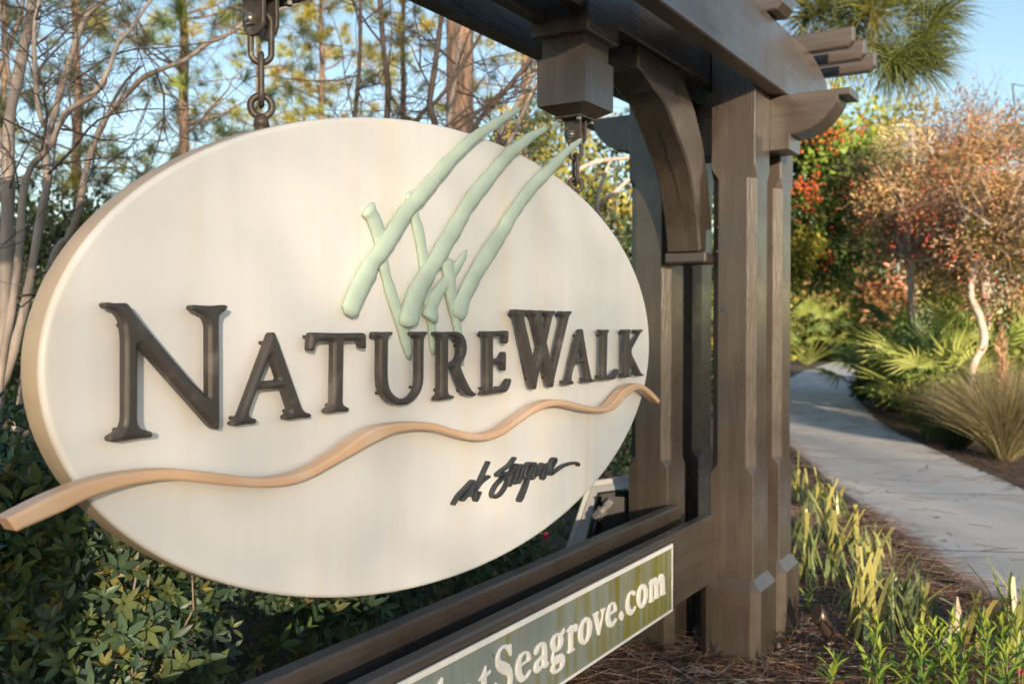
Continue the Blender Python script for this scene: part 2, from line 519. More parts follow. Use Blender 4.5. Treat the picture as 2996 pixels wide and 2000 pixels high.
def post(x0, x1, y0, y1):
    zs = [(0, .004), (.79, .004), (.83, .034), (2.04, .034), (2.085, .004), (2.685, .004)]
    V = []
    for z, c in zs:
        V += [(x0 + c, y0, z), (x1 - c, y0, z), (x1, y0 + c, z), (x1, y1 - c, z), (x1 - c, y1, z), (x0 + c, y1, z), (x0, y1 - c, z), (x0, y0 + c, z)]
    F = [list(range(8))[::-1], list(range(40, 48))]
    for r in range(5):
        for i in range(8):
            F.append([r * 8 + i, r * 8 + (i + 1) % 8, (r + 1) * 8 + (i + 1) % 8, (r + 1) * 8 + i])
    p = fixn(mesh('post', V, F, M['wz'], fr))
    # base sleeve
    a0, a1, b0, b1 = x0 - .042, x1 + .042, y0 - .036, y1 + .036
    V = []
    for z, o, c in [(-.02, 0, .036), (.312, 0, .036), (.356, .036, .012)]:
        q0, q1, s0, s1 = a0 + o, a1 - o, b0 + o, b1 - o
        V += [(q0 + c, s0, z), (q1 - c, s0, z), (q1, s0 + c, z), (q1, s1 - c, z), (q1 - c, s1, z), (q0 + c, s1, z), (q0, s1 - c, z), (q0, s0 + c, z)]
    F = [list(range(8))[::-1], list(range(16, 24))]
    for r in range(2):
        for i in range(8):
            F.append([r * 8 + i, r * 8 + (i + 1) % 8, (r + 1) * 8 + (i + 1) % 8, (r + 1) * 8 + i])
    fixn(mesh('post_base', V, F, M['wz'], fr))
PX = [(3.90, 4.105), (4.275, 4.475)]
PY = [(1.228, 1.418), (1.610, 1.800)]
for a, b in PX:
    for c, d in PY:
        post(a, b, c, d); post(mx(b), mx(a), c, d)
ZB = 2.415
# cross beams with shaped corbel ends between the post rows
def corbel_profile():
    f = [(1.236, 2.178), (1.142, 2.178), (1.140, 2.240)] + [tuple(q) for q in smooth_path([(1.125, 2.241), (1.085, 2.249), (1.043, 2.264), (1.0, 2.294), (.968, 2.332), (.948, 2.362), (.941, 2.384)], .012)] + [(.892, 2.380), (.892, ZB - .002)]
    b = [(2 * YC - y, z) for y, z in f]
    return f + b[::-1]
for x0, x1 in ((4.107, 4.273), (mx(4.273), mx(4.107))):
    prism('cross_beam', corbel_profile(), 'x', x0, x1, M['wy'], fr)
# long plank beams; the ends taper
def beam_profile(zb, zt):
    e = 4.80; xs = mx(e)
    r = [(4.86, zb), (4.86, zb + .10), (4.80, zt - .07), (4.66, zt - .03), (4.52, zt)]
    l = [(mx(x), z) for x, z in r]
    return r + l[::-1]
for y0, y1, zb in ((1.155, 1.227, ZB), (1.419, 1.474, ZB + .03), (1.556, 1.609, ZB + .005), (1.801, 1.868, ZB + .03)):
    prism('beam', beam_profile(zb, 2.688), 'y', y0, y1, M['wx'], fr, ch=.005)
# rafters on top
def rafter(x0, x1, y0, z0, z1):
    y1 = 2 * YC - y0; c = .025
    poly = [(y0, z0 + c), (y0 + c, z0), (y1 - c, z0), (y1, z0 + c), (y1, z1), (y0, z1)]
    prism('rafter', poly, 'x', x0, x1, M['wy'], fr, ch=.006)
for x in (4.49, 4.73, 4.975):
    rafter(x, x + .055, .965, 2.690, 2.778); rafter(mx(x + .055), mx(x), .965, 2.690, 2.778)
for x in (3.815, mx(3.97)):
    rafter(x, x + .155, 1.09, 2.690, 2.83)
# pendants holding the chains
def pendant(xa, xb):
    y0, y1 = 1.424, 1.604
    xm, w2 = (xa + xb) / 2, (xb - xa) / 2
    V = []
    prof = [(2.150 - .062, .062, .055), (2.150 - .002, 0, 0), (2.304, 0, 0)]
    pd = None
    mb = []
    c = .004
    for z, ix, iy in [(2.122, .05, .045), (2.150, 0, 0), (2.306, 0, 0), (2.306, .014, .012), (2.372, .014, .012), (2.372, -.002, -.002), (2.47, -.002, -.002)]:
        q0, q1, s0, s1 = xa + ix, xb - ix, y0 + iy, y1 - iy
        V += [(q0, s0, z), (q1, s0, z), (q1, s1, z), (q0, s1, z)]
    n = len(V) // 4
    F = [[3, 2, 1, 0], [4 * n - 4, 4 * n - 3, 4 * n - 2, 4 * n - 1]]
    for r in range(n - 1):
        for i in range(4): F.append([4 * r + i, 4 * r + (i + 1) % 4, 4 * r + 4 + (i + 1) % 4, 4 * r + 4 + i])
    fixn(mesh('pendant_block', V, F, M['wz'], fr))
    # cap board wrapped under the beams
    box('pendant_collar', (xa - .012, y0 - .016, 2.374), (xb + .012, y1 + .016, 2.47), M['wx'], fr)
PEND = [(2.748, 2.956), (mx(2.956), mx(2.748))]
for a, b in PEND: pendant(a, b)
# curved knee braces and their seats
def brace(mir):
    T = [(3.90, 1.62), (3.90, 1.70)]
    lo = [(3.885, 1.66), (3.872, 1.78), (3.840, 1.90), (3.790, 2.02), (3.715, 2.14), (3.62, 2.24), (3.50, 2.31), (3.36, 2.345), (3.22, 2.352)]
    lo = [atY(*p, 1.592) for p in ((1946, 745), (1940, 640), (1916, 504), (1870, 384), (1836, 308), (1812, 280))]
    L = [(p[0], p[2]) for p in lo]
    L = [(3.83, 1.738)] + [(x, z) for x, z in L[1:]] + [(L[-1][0] - .12, L[-1][1] + .045), (L[-1][0] - .16, L[-1][1] + .05), (L[-1][0] - .16, 2.446)]
    U = [(3.902, 1.738), (3.902, 1.83), (3.97, 1.84), (3.955, 1.93), (3.92, 2.06), (3.86, 2.19), (3.77, 2.31), (3.66, 2.40), (3.60, 2.446)]
    poly = L + U[::-1]
    poly = smooth_path([(*p,) for p in L[:-1]], .03).tolist() + [L[-1]] + U[::-1]
    if mir: poly = [(mx(x), z) for x, z in poly]
    prism('knee_brace', poly, 'y', 1.438, 1.590, M['wz'], fr, ch=.008)
    if not mir:        # long drying check in the underside of the brace
        C = smooth_path([(*p,) for p in L[1:6]], .012)
        C = C[int(len(C) * .12):int(len(C) * .80)]
        T = np.gradient(C, axis=0); T /= np.linalg.norm(T, axis=1)[:, None]; N_ = np.c_[-T[:, 1], T[:, 0]]
        if N_[:, 1].mean() > 0: N_ = -N_
        wob = np.cumsum(rng.normal(size=len(C)) * .0025); wob -= np.linspace(0, wob[-1], len(C)); wd_ = .0028 * np.sin(np.linspace(.15, 3.0, len(C))) * (.6 + .8 * rng.random(len(C)))
        Vc = []
        for c_, n_, w0, w1 in zip(C, N_, wob, wd_):
            q = c_ + n_ * .0012
            Vc += [(q[0], 1.508 + w0 - w1, q[1]), (q[0], 1.508 + w0 + w1, q[1])]
        fixn(mesh('drying_crack', Vc, [[2 * i, 2 * i + 1, 2 * i + 3, 2 * i + 2] for i in range(len(C) - 1)], M['black'], fr))
    a, b = (3.845, 4.02)
    if mir: a, b = mx(b), mx(a)
    box('brace_seat', (a, 1.4205, 1.688), (b, 1.6075, 1.738), M['wy'], fr, .008)
brace(False); brace(True)
# rails
for y0, y1, zt, nm in ((1.402, 1.452, .613, 'rail'), (1.545, 1.602, .640, 'rail')):
    box(nm, (mx(3.905), y0, zt - .29), (3.905, y1, zt), M['wx'], fr, .007)
# screw heads on the post faces
for x, y, X in [(2100, 315, 3.898), (2096, 343, 3.898), (2098, 735, 3.898), (2100, 665, 3.898), (2113, 907, 3.898), (2107, 993, 3.898), (2173, 1053, 3.898)]:
    p = atX(x, y, X)
    V, F = cyl(p, p + np.array([-.004, 0, 0]), .006, .004, 8); mesh('screw_head', V, F, M['wz'], fr)

# ------------------------------------------------------------------ oval sign
YF = 1.480
sg = empty('hanging_sign', (XC, YC, .75), 'large cream oval hanging sign with raised dark lettering and pale green reeds', 'sign')
CZ = CAMZ - .0777
_h = [(1046, 360), (1275, 379), (1403, 406), (1531, 449), (1658, 533), (1786, 650), (1862, 816), (1891, 995), (1786, 1346), (1684, 1480), (1531, 1604), (1275, 1707), (1059, 1732), (893, 1724), (765, 1705), (670, 1702), (402, 1592), (263, 1461), (154, 1296), (115, 1091), (147, 904), (196, 792), (268, 689), (357, 600)]
_p = np.array([atY(a, b, YF)[[0, 2]] for a, b in _h])
AE, BE = 1.237, .602
_th = np.arctan2((_p[:, 1] - CZ) / BE, (_p[:, 0] - XC) / AE); _r = np.hypot((_p[:, 0] - XC) / AE, (_p[:, 1] - CZ) / BE)
_A = np.stack([np.ones_like(_th), np.cos(_th), np.sin(_th), np.cos(2 * _th), np.sin(2 * _th)], 1)
_c = np.linalg.lstsq(_A, _r, rcond=None)[0]
def oval(n, inset):
    th = np.linspace(0, 2 * math.pi, n, endpoint=False)
    A = np.stack([np.ones_like(th), np.cos(th), np.sin(th), np.cos(2 * th), np.sin(2 * th)], 1)
    r = A @ _c
    P = np.c_[XC + AE * r * np.cos(th), CZ + BE * r * np.sin(th)]
    d = np.roll(P, -1, 0) - np.roll(P, 1, 0); nn = np.c_[d[:, 1], -d[:, 0]] / np.linalg.norm(d, axis=1)[:, None]
    return P - nn * inset
def board():
    n = 160; TH = .066
    prof = [(.0, .020), (.004, .009), (.0115, .002), (.020, 0.0)]   # (unused order helper)
    rings = [(YF + TH, .010), (YF + TH - .004, .003), (YF + TH - .010, 0), (YF + .010, 0), (YF + .0098, 0), (YF + .0062, .0008), (YF + .0031, .0028), (YF + .0011, .0056), (YF + .0002, .0085), (YF, .0115), (YF, .0125)]
    V = []
    for y, ins in rings:
        P = oval(n, ins - .004); V.append(np.c_[P[:, 0], np.full(n, y), P[:, 1]])
    V = np.concatenate(V); F = [list(range(n)), list(range((len(rings) - 1) * n, len(rings) * n))[::-1]]
    for r in range(len(rings) - 1):
        for i in range(n):
            j = (i + 1) % n; F.append([r * n + i, r * n + j, (r + 1) * n + j, (r + 1) * n + i])
    o = fixn(mesh('board', V, F, M['board'], sg, smooth=True))
    for p in o.data.polygons:
        if len(p.vertices) > 4: p.use_smooth = False
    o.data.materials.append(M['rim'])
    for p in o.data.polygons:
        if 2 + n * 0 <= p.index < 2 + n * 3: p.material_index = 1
board()
YL = 1.440           # front of the letters
G = {}
cN = ((280, 850), .29333); cA = ((660, 940), .21686); cU = ((1080, 940), .16585); cE = ((1380, 880), .19127); cK = ((1630, 930), .17223)
LET = [
 ('N', cN, [[(90,135),(110,112),(150,110),(230,120),(325,115),(350,130),(380,170),(500,330),(800,690),(1000,925),(1137,1063),(1135,350),(1115,290),(1085,250),(1040,225),(985,205),(965,185),(963,155),(985,135),(1100,143),(1210,145),(1300,135),(1335,145),(1340,170),(1320,200),(1275,230),(1258,260),(1255,330),(1258,1370),(1240,1390),(1205,1390),(1165,1360),(900,1060),(440,540),(440,1300),(455,1350),(480,1380),(530,1390),(575,1400),(595,1425),(590,1455),(570,1472),(450,1480),(320,1500),(200,1518),(160,1512),(145,1480),(155,1450),(190,1430),(250,1395),(285,1350),(300,1280),(302,480),(285,330),(260,270),(215,215),(170,195),(110,180)]], [(330,345),(1130,240),(290,1395)]),
 ('A', cA, [[(625,160),(650,140),(685,140),(705,165),(1050,1140),(1075,1190),(1110,1225),(1165,1235),(1188,1265),(1180,1295),(1140,1308),(1000,1315),(880,1335),(830,1330),(815,1300),(825,1270),(860,1245),(885,1220),(885,1180),(850,1080),(795,905),(455,930),(370,1160),(350,1230),(350,1270),(370,1298),(430,1305),(452,1335),(445,1370),(410,1390),(280,1398),(160,1418),(115,1412),(100,1380),(115,1350),(160,1330),(200,1290),(230,1220)],[(632,460),(735,770),(720,788),(505,805),(500,795)]], [(600,290),(200,1310),(920,1215)]),
 ('T', cA, [[(1170,165),(1190,142),(1260,143),(1500,150),(1700,150),(1880,147),(1915,165),(1925,210),(1925,350),(1905,372),(1865,370),(1850,350),(1840,300),(1820,270),(1780,265),(1650,268),(1625,275),(1620,300),(1608,1080),(1615,1110),(1635,1140),(1680,1155),(1700,1180),(1690,1210),(1660,1225),(1550,1228),(1450,1242),(1395,1248),(1372,1230),(1375,1195),(1400,1170),(1440,1140),(1462,1090),(1475,300),(1470,275),(1450,267),(1300,270),(1270,275),(1250,300),(1225,390),(1205,408),(1165,405),(1145,385),(1150,300),(1160,220)]], [(1190,210),(1490,1135)]),
 ('U', cU, [[(105,205),(115,180),(150,172),(280,182),(420,172),(455,190),(455,220),(430,250),(390,270),(378,300),(372,360),(365,900),(370,1030),(390,1150),(430,1240),(490,1310),(560,1350),(620,1365),(700,1350),(770,1310),(830,1230),(865,1140),(880,1020),(883,320),(870,285),(830,265),(790,250),(778,220),(785,190),(815,172),(920,178),(1040,170),(1068,190),(1065,220),(1035,250),(1008,285),(1000,340),(995,1000),(985,1110),(950,1230),(890,1330),(800,1420),(700,1475),(600,1488),(500,1480),(400,1430),(310,1340),(250,1250),(220,1160),(205,1050),(200,900),(205,330),(195,300),(165,285),(115,280),(103,250)]], [(190,270),(830,260),(290,1265),(880,1165)]),
 ('R', cU, [[(1190,215),(1195,185),(1230,172),(1350,180),(1500,172),(1580,172),(1650,195),(1710,250),(1745,340),(1760,450),(1750,560),(1720,650),(1670,730),(1645,770),(1650,800),(1700,930),(1760,1060),(1810,1160),(1850,1220),(1890,1250),(1920,1270),(1922,1300),(1895,1325),(1830,1328),(1770,1315),(1710,1280),(1670,1220),(1610,1080),(1560,950),(1510,825),(1425,830),(1425,1200),(1430,1250),(1450,1285),(1510,1300),(1538,1325),(1530,1360),(1490,1375),(1400,1382),(1290,1400),(1220,1402),(1200,1380),(1203,1345),(1230,1315),(1265,1280),(1278,1220),(1280,330),(1270,290),(1240,255),(1205,240)],[(1430,280),(1470,268),(1530,285),(1590,330),(1625,400),(1630,500),(1615,590),(1580,660),(1530,705),(1470,725),(1428,728)]], [(1300,290),(1660,430),(1310,1215),(1710,1225)]),
 ('E', cE, [[(178,480),(190,458),(230,455),(400,460),(560,448),(590,455),(590,560),(580,645),(560,662),(530,658),(520,630),(515,580),(495,550),(460,538),(355,542),(352,880),(430,880),(465,865),(490,830),(505,785),(525,770),(548,775),(552,850),(548,1060),(535,1078),(505,1072),(488,1040),(475,1000),(450,970),(355,975),(350,1310),(360,1335),(400,1340),(470,1325),(530,1280),(575,1200),(600,1180),(628,1185),(635,1220),(610,1310),(575,1380),(540,1402),(430,1415),(320,1430),(220,1445),(190,1435),(185,1405),(205,1380),(235,1345),(243,1290),(240,570),(225,540),(190,515)]], [(240,525),(245,1340),(480,1330)]),
 ('W', cE, [[(650,165),(660,130),(690,122),(760,128),(840,130),(862,145),(860,180),(840,210),(828,245),(835,300),(1000,1010),(1062,715),(1180,280),(1175,240),(1150,210),(1130,190),(1130,150),(1160,140),(1230,150),(1300,145),(1312,160),(1305,185),(1275,220),(1255,260),(1170,640),(1035,1190),(1010,1350),(990,1358),(955,1355),(940,1320),(720,290),(700,240),(660,205)]], [(710,210),(1190,215),(955,1195)]),
 ('V', cE, [[(890,175),(895,135),(920,130),(1000,140),(1110,138),(1125,150),(1120,180),(1095,215),(1090,250),(1100,300),(1255,1010),(1415,290),(1410,250),(1385,215),(1365,190),(1370,155),(1390,148),(1460,158),(1540,150),(1558,165),(1552,195),(1525,225),(1505,270),(1290,1180),(1270,1320),(1250,1328),(1225,1325),(1205,1295),(975,260),(950,225),(905,205)]], [(960,215),(1420,220),(1205,1170)]),
 ('A2', cK, [[(415,190),(425,180),(455,180),(465,200),(475,300),(540,690),(605,1000),(620,1035),(655,1050),(668,1070),(660,1090),(630,1095),(560,1097),(500,1105),(475,1098),(473,1070),(485,1050),(510,1030),(515,1000),(475,770),(325,780),(275,970),(270,1040),(285,1065),(310,1080),(312,1110),(300,1132),(240,1135),(170,1150),(148,1140),(145,1110),(165,1085),(190,1060),(205,1020),(390,270)],[(410,460),(455,680),(350,690)]], [(405,300),(185,1085),(515,1035)]),
 ('L', cK, [[(745,205),(760,190),(790,192),(840,200),(890,190),(918,205),(915,230),(890,250),(878,275),(875,330),(862,940),(870,970),(900,975),(950,960),(990,930),(1020,880),(1040,855),(1070,870),(1072,910),(1050,970),(1015,1035),(985,1050),(850,1055),(770,1068),(738,1060),(733,1030),(750,1010),(775,985),(780,940),(790,310),(785,270),(755,240)]], [(815,295),(775,995)]),
 ('K', cK, [[(1135,205),(1140,188),(1170,188),(1210,193),(1255,187),(1278,195),(1275,225),(1252,260),(1250,470),(1400,270),(1375,245),(1348,220),(1345,195),(1370,190),(1420,195),(1470,188),(1487,200),(1480,225),(1440,260),(1285,550),(1285,590),(1440,910),(1460,940),(1495,950),(1495,985),(1470,990),(1390,995),(1375,960),(1255,725),(1245,730),(1242,920),(1250,955),(1280,970),(1287,990),(1275,1010),(1230,1010),(1170,1020),(1130,1015),(1125,990),(1140,970),(1165,945),(1172,900),(1170,280),(1160,250),(1140,230)]], [(1185,258),(1395,248),(1175,965),(1385,940)]),
]
for nm, (org, sc), loops, studs in LET:
    G[nm] = [on_plane(l, org, sc, YL) for l in loops]
for nm, (org, sc), loops, studs in LET:
    if nm != 'V':
        o = glyph_mesh('letter', G[nm], YL, .019, .0055, M['letter'], sg, rmax=.0045, h=.0017, union=G['V'] if nm == 'W' else None, w=.0075)
    for a, b in studs:
        p = atY(org[0] + a * sc, org[1] + b * sc, YL + .01)
        V, F = cyl(p, (p[0], YF + .004, p[2]), .0042, n=10)
        mesh('stud', V, F, M['letter'], o, smooth=False)

# wave strip
c0 = lambda L: [(a * .4464, 1300 + b * .4464) for a, b in L]
c1 = lambda L: [(1000 + a * .4464, 600 + b * .4464) for a, b in L]
upper = c0([(50,485),(220,395),(400,310),(640,225),(900,175),(1150,160),(1400,182),(1650,213),(1800,215),(1950,190),(2100,130),(2240,40)]) + c1([(200,1470),(350,1430),(500,1420),(620,1430),(750,1470),(880,1495),(980,1490),(1080,1450),(1180,1380),(1280,1310),(1380,1275),(1480,1280),(1600,1310),(1700,1325),(1770,1300),(1850,1210),(1920,1170),(1975,1175),(2040,1220),(2088,1272)])
lower = c0([(115,572),(420,440),(580,360),(800,285),(1000,245),(1150,237),(1350,255),(1550,275),(1750,283),(1900,270),(2050,220),(2240,115)]) + c1([(300,1520),(450,1480),(600,1478),(720,1505),(850,1540),(960,1542),(1060,1510),(1160,1440),(1260,1370),(1360,1325),(1460,1318),(1580,1345),(1700,1358),(1790,1340),(1880,1250),(1940,1212),(1985,1215),(2040,1260),(2085,1300)])
YW = 1.428
up = smooth_path(np.array([atY(*p, YW)[[0, 2]] for p in upper]), .02)
dn = smooth_path(np.array([atY(*p, YW)[[0, 2]] for p in lower]), .02)
glyph_mesh('wave_strip', [np.concatenate([up, dn[::-1]])], YW, .034, .004, M['wave'], sg, rmax=0, h=.003, w=.0042)
for f_ in (.12, .3, .5, .68, .86):
    k = int(f_ * len(up)); kk = int(f_ * len(dn)); q = (up[k] + dn[kk]) / 2
    V, F = cyl((q[0], YW + .03, q[1]), (q[0], YF + .004, q[1]), .005, n=8); mesh('strip_stud', V, F, M['wave'], sg)

# reeds of the emblem: (px x, px y, width px)
REEDS = [
 ([(1076,603,44),(1084,618,42),(1096,640,36),(1112,685,34),(1120,730,30),(1127,778,26),(1143,841,28),(1165,908,30),(1183,962,32),(1196,1011,26),(1205,1051,17)], 0),
 ([(1199,562,26),(1207,590,28),(1219,640,26),(1232,694,27),(1241,747,26),(1248,800,26),(1254,863,22),(1259,900,22),(1268,953,21),(1270,993,20),(1274,1037,15)], 0),
 ([(1368,732,9),(1356,752,20),(1339,778,26),(1318,808,28),(1295,837,34),(1272,872,38),(1262,900,34),(1256,928,44),(1254,936,40)], .004),
 ([(1306,756,26),(1308,770,31),(1313,796,32),(1319,850,28),(1326,886,28),(1334,920,24),(1341,957,22),(1348,1015,20),(1357,1069,12)], .002),
 ([(1521,318,11),(1500,328,18),(1453,357,28),(1410,385,31),(1373,411,34),(1335,447,36),(1302,482,38),(1244,549,42),(1212,587,45),(1178,627,48),(1120,718,50),(1092,758,46),(1071,792,52),(1040,850,52),(1022,893,54),(1012,922,50)], .010),
 ([(1601,373,11),(1580,384,20),(1547,402,30),(1513,428,33),(1480,455,36),(1427,518,39),(1373,585,42),(1340,640,44),(1304,700,46),(1276,748,50),(1250,792,46),(1219,846,54),(1200,890,54),(1188,935,56),(1188,955,44)], .010),
 ([(1703,406,9),(1685,421,18),(1659,442,24),(1632,468,29),(1605,495,32),(1552,549,34),(1498,622,36),(1468,672,38),(1446,707,40),(1402,774,42),(1370,832,42),(1352,868,40),(1340,903,46),(1332,930,46)], .008),
]
for pts, lift in REEDS:
    P = np.array([atY(a, b, YF - .012) for a, b, _ in pts])
    # true half width: convert px width to metres across the stroke on the plane
    Wd = []
    for i, (a, b, wpx) in enumerate(pts):
        d = np.array(pts[min(i + 1, len(pts) - 1)][:2]) - np.array(pts[max(i - 1, 0)][:2]); d = d / np.linalg.norm(d)
        nv = np.array([-d[1], d[0]]) * wpx / 2
        A = atY(a + nv[0], b + nv[1], YF - .012); B = atY(a - nv[0], b - nv[1], YF - .012)
        D = P[min(i + 1, len(pts) - 1)] - P[max(i - 1, 0)]; D = D / np.linalg.norm(D)
        q = (A - B) / 2; q = q - D * (q @ D); Wd.append(np.linalg.norm(q))
    S = smooth_path(np.c_[P, Wd], .017)
    rr = S[:, 3] * (1 + .20 * (rng.random(len(S)) - .5)); C = S[:, :3].copy()
    dep = .45
    C[:, 1] = YF - .004 - lift - rr * dep * .45
    e = min(3, len(rr) - 1)
    rr[0] *= .45; rr[-1] *= .55
    V, F = tube(C, rr, 11, flat=(np.array([0, 1., 0]), dep))
    mesh('reed', V, F, M['reed'], sg, smooth=True)

# script line: union of round pen strokes, contoured on a fine grid
def stroke_field(strokes, r, h):
    P = np.concatenate(strokes); lo = P.min(0) - .02; hi = P.max(0) + .02
    nx, ny = ((hi - lo) / h).astype(int) + 2
    gx = lo[0] + np.arange(nx) * h; gy = lo[1] + np.arange(ny) * h
    X, Y = np.meshgrid(gx, gy, indexing='ij'); D = np.full(X.shape, 1e9)
    for s in strokes:
        for a, b in zip(s[:-1], s[1:]):
            ab = b - a
            t = np.clip(((X - a[0]) * ab[0] + (Y - a[1]) * ab[1]) / (ab @ ab + 1e-12), 0, 1)
            D = np.minimum(D, np.hypot(X - a[0] - t * ab[0], Y - a[1] - t * ab[1]) - r)
    return gx, gy, D
cS = ((1300, 1320), .1788)
SCR = [
 [(200,860),(270,740),(400,600),(490,505),(520,505),(430,650),(340,770),(355,790),(450,670),(520,560),(470,690),(480,725),(520,700),(620,540),(690,470),(765,415)],
 [(760,185),(690,340),(610,520),(545,690),(555,795),(575,785),(620,680)],
 [(1190,115),(1100,230),(980,320),(905,385),(940,395),(1060,360),(1085,410),(1050,560),(960,700),(860,750),(822,700),(880,570),(1000,440),(1130,340),(1215,250),(1225,225),(1190,230),(1140,330),(1100,450),(1095,550),(1130,530),(1210,390)],
 [(1310,230),(1250,270),(1200,400),(1185,510),(1220,500),(1290,350),(1320,230),(1280,380),(1255,510),(1300,450)],
 [(1460,195),(1400,215),(1350,330),(1340,430),(1400,380),(1470,240),(1400,450),(1320,660),(1262,795),(1300,785),(1370,600),(1420,430)],
 [(1480,210),(1530,205),(1500,300),(1470,445),(1540,380),(1640,210),(1590,280),(1565,380),(1620,360),(1690,225),(1650,330),(1640,440),(1670,430),(1720,300),(1740,215)],
 [(1745,370),(1800,270),(1860,155),(1845,120),(1800,150),(1762,260),(1770,375),(1850,330),(1980,240),(2120,195),(2215,195),(2230,225)],
]
words = [SCR[:2], SCR[2:]]
for wd in words:
    st = [smooth_path(on_plane(s, *cS, 1.462), .004) for s in wd]
    field_solid('script_word', *stroke_field(st, .0043, .0010), 1.462, .018, .004, .005, M['script'], sg)

# eye bolts of the sign
ZX = np.array([1., 0, 0]); ZY = np.array([0, 1., 0]); ZZ = np.array([0, 0, 1.])
CH = [1.437, 2.852]
WIDE = np.array([.72, -.69, 0]); SIDE = np.array([.69, .72, 0])
def top_of_board(x):
    P = oval(720, 0); P = P[P[:, 1] > CZ]
    return P[np.argmin(abs(P[:, 0] - x)), 1]
for x in CH:
    zt = top_of_board(x)
    mb = MB()
    mb.add(*cyl((x, YC, zt - .02), (x, YC, zt + .012), .016, n=12))
    mb.add(*cyl((x, YC, zt + .008), (x, YC, zt + .030), .0175, .013, n=14))
    V, F = torus_link(np.array([x, YC, zt + .050]), .0225, .0222, .0075, ZZ, WIDE); mb.add(V, F)
    mb.build('eye_bolt', M['metal'], sg, smooth=True)

# ------------------------------------------------------------------ chains
def chain(x, label, ztop):
    zt = top_of_board(x)
    ch = empty('hanging_chain', (x, YC, zt), label, 'chain')
    z = zt + .065                          # lower rim of the eye's top
    zb = ztop - .058                       # bolt height in the hanger
    n = 2 if zb - z < .22 else 4
    half = ((zb + .010 - z + .008) / n + .016) / 2
    zc = z - .012 + half
    for i in range(n):
        V, F = torus_link(np.array([x, YC, zc]), half, .0215, .0068, ZZ, SIDE if i % 2 == 0 else WIDE)
        mesh('link', V, F, M['metal'], ch, smooth=True)
        zc += 2 * half - .017
    # hanger: two straps, bolt, flange plate with bolts
    for s in (-1, 1):
        xs = x + s * .019 - .005; hw = .031; pts = []
        for a in np.linspace(math.pi, 2 * math.pi, 13): pts.append((YC + hw * math.cos(a), ztop - .060 + hw * math.sin(a)))
        pts += [(YC + hw, ztop - .004), (YC - hw, ztop - .004)]
        prism('hanger_strap', pts, 'x', xs, xs + .010, M['metal'], ch, ch=.0015)
    V, F = cyl((x - .038, YC, zb), (x + .038, YC, zb), .0085, n=12); mesh('bolt', V, F, M['bolt'], ch, smooth=True)
    V, F = cyl((x - .034, YC, zb), (x - .0245, YC, zb), .014, n=6); mesh('nut', V, F, M['bolt'], ch)
    box('flange_plate', (x - .058, YC - .05, ztop - .006), (x + .058, YC + .05, ztop + .001), M['metal'], ch, .0015)
    for a in (-1, 1):
        for b in (-1, 1):
            V, F = cyl((x + a * .045, YC + b * .036, ztop - .006), (x + a * .045, YC + b * .036, ztop - .016), .009, n=6); mesh('flange_bolt', V, F, M['bolt'], ch)
chain(CH[0], 'weathered steel chain on the end of the sign beside the big letter N', 2.121)
chain(CH[1], 'weathered steel chain on the end of the sign nearest the grouped posts', 2.121)

# ------------------------------------------------------------------ web address plate on the front rail
YP = 1.392
pl = empty('address_plate', (2.2, YP, .4), 'algae stained grey green plate with white web address lettering on the lower rail', 'sign')
tr = atY(1966, 1592, YP); br = atY(1966, 1783, YP)
x1p, zt_, zb_ = tr[0], tr[2], br[2]
x0p = mx(x1p)
box('panel', (x0p, YP, zb_), (x1p, YP + .009, zt_), M['plate'], pl, .001)
tw = .012
for a, b in (((x0p - .003, YP - .0035, zt_ - tw), (x1p + .003, YP + .0045, zt_ + .004)), ((x0p - .003, YP - .0035, zb_ - .004), (x1p + .003, YP + .0045, zb_ + .005)),
             ((x1p - .002, YP - .003, zb_ + .0055), (x1p + .0035, YP + .004, zt_ - tw - .0005)), ((x0p - .0035, YP - .003, zb_ + .0055), (x0p + .002, YP + .004, zt_ - tw - .0005))):
    box('border_strip', a, b, M['white'], pl, .001)
qA = ((1180, 1700), .21286); qB = ((1580, 1580), .22962)
YT = YP - .006
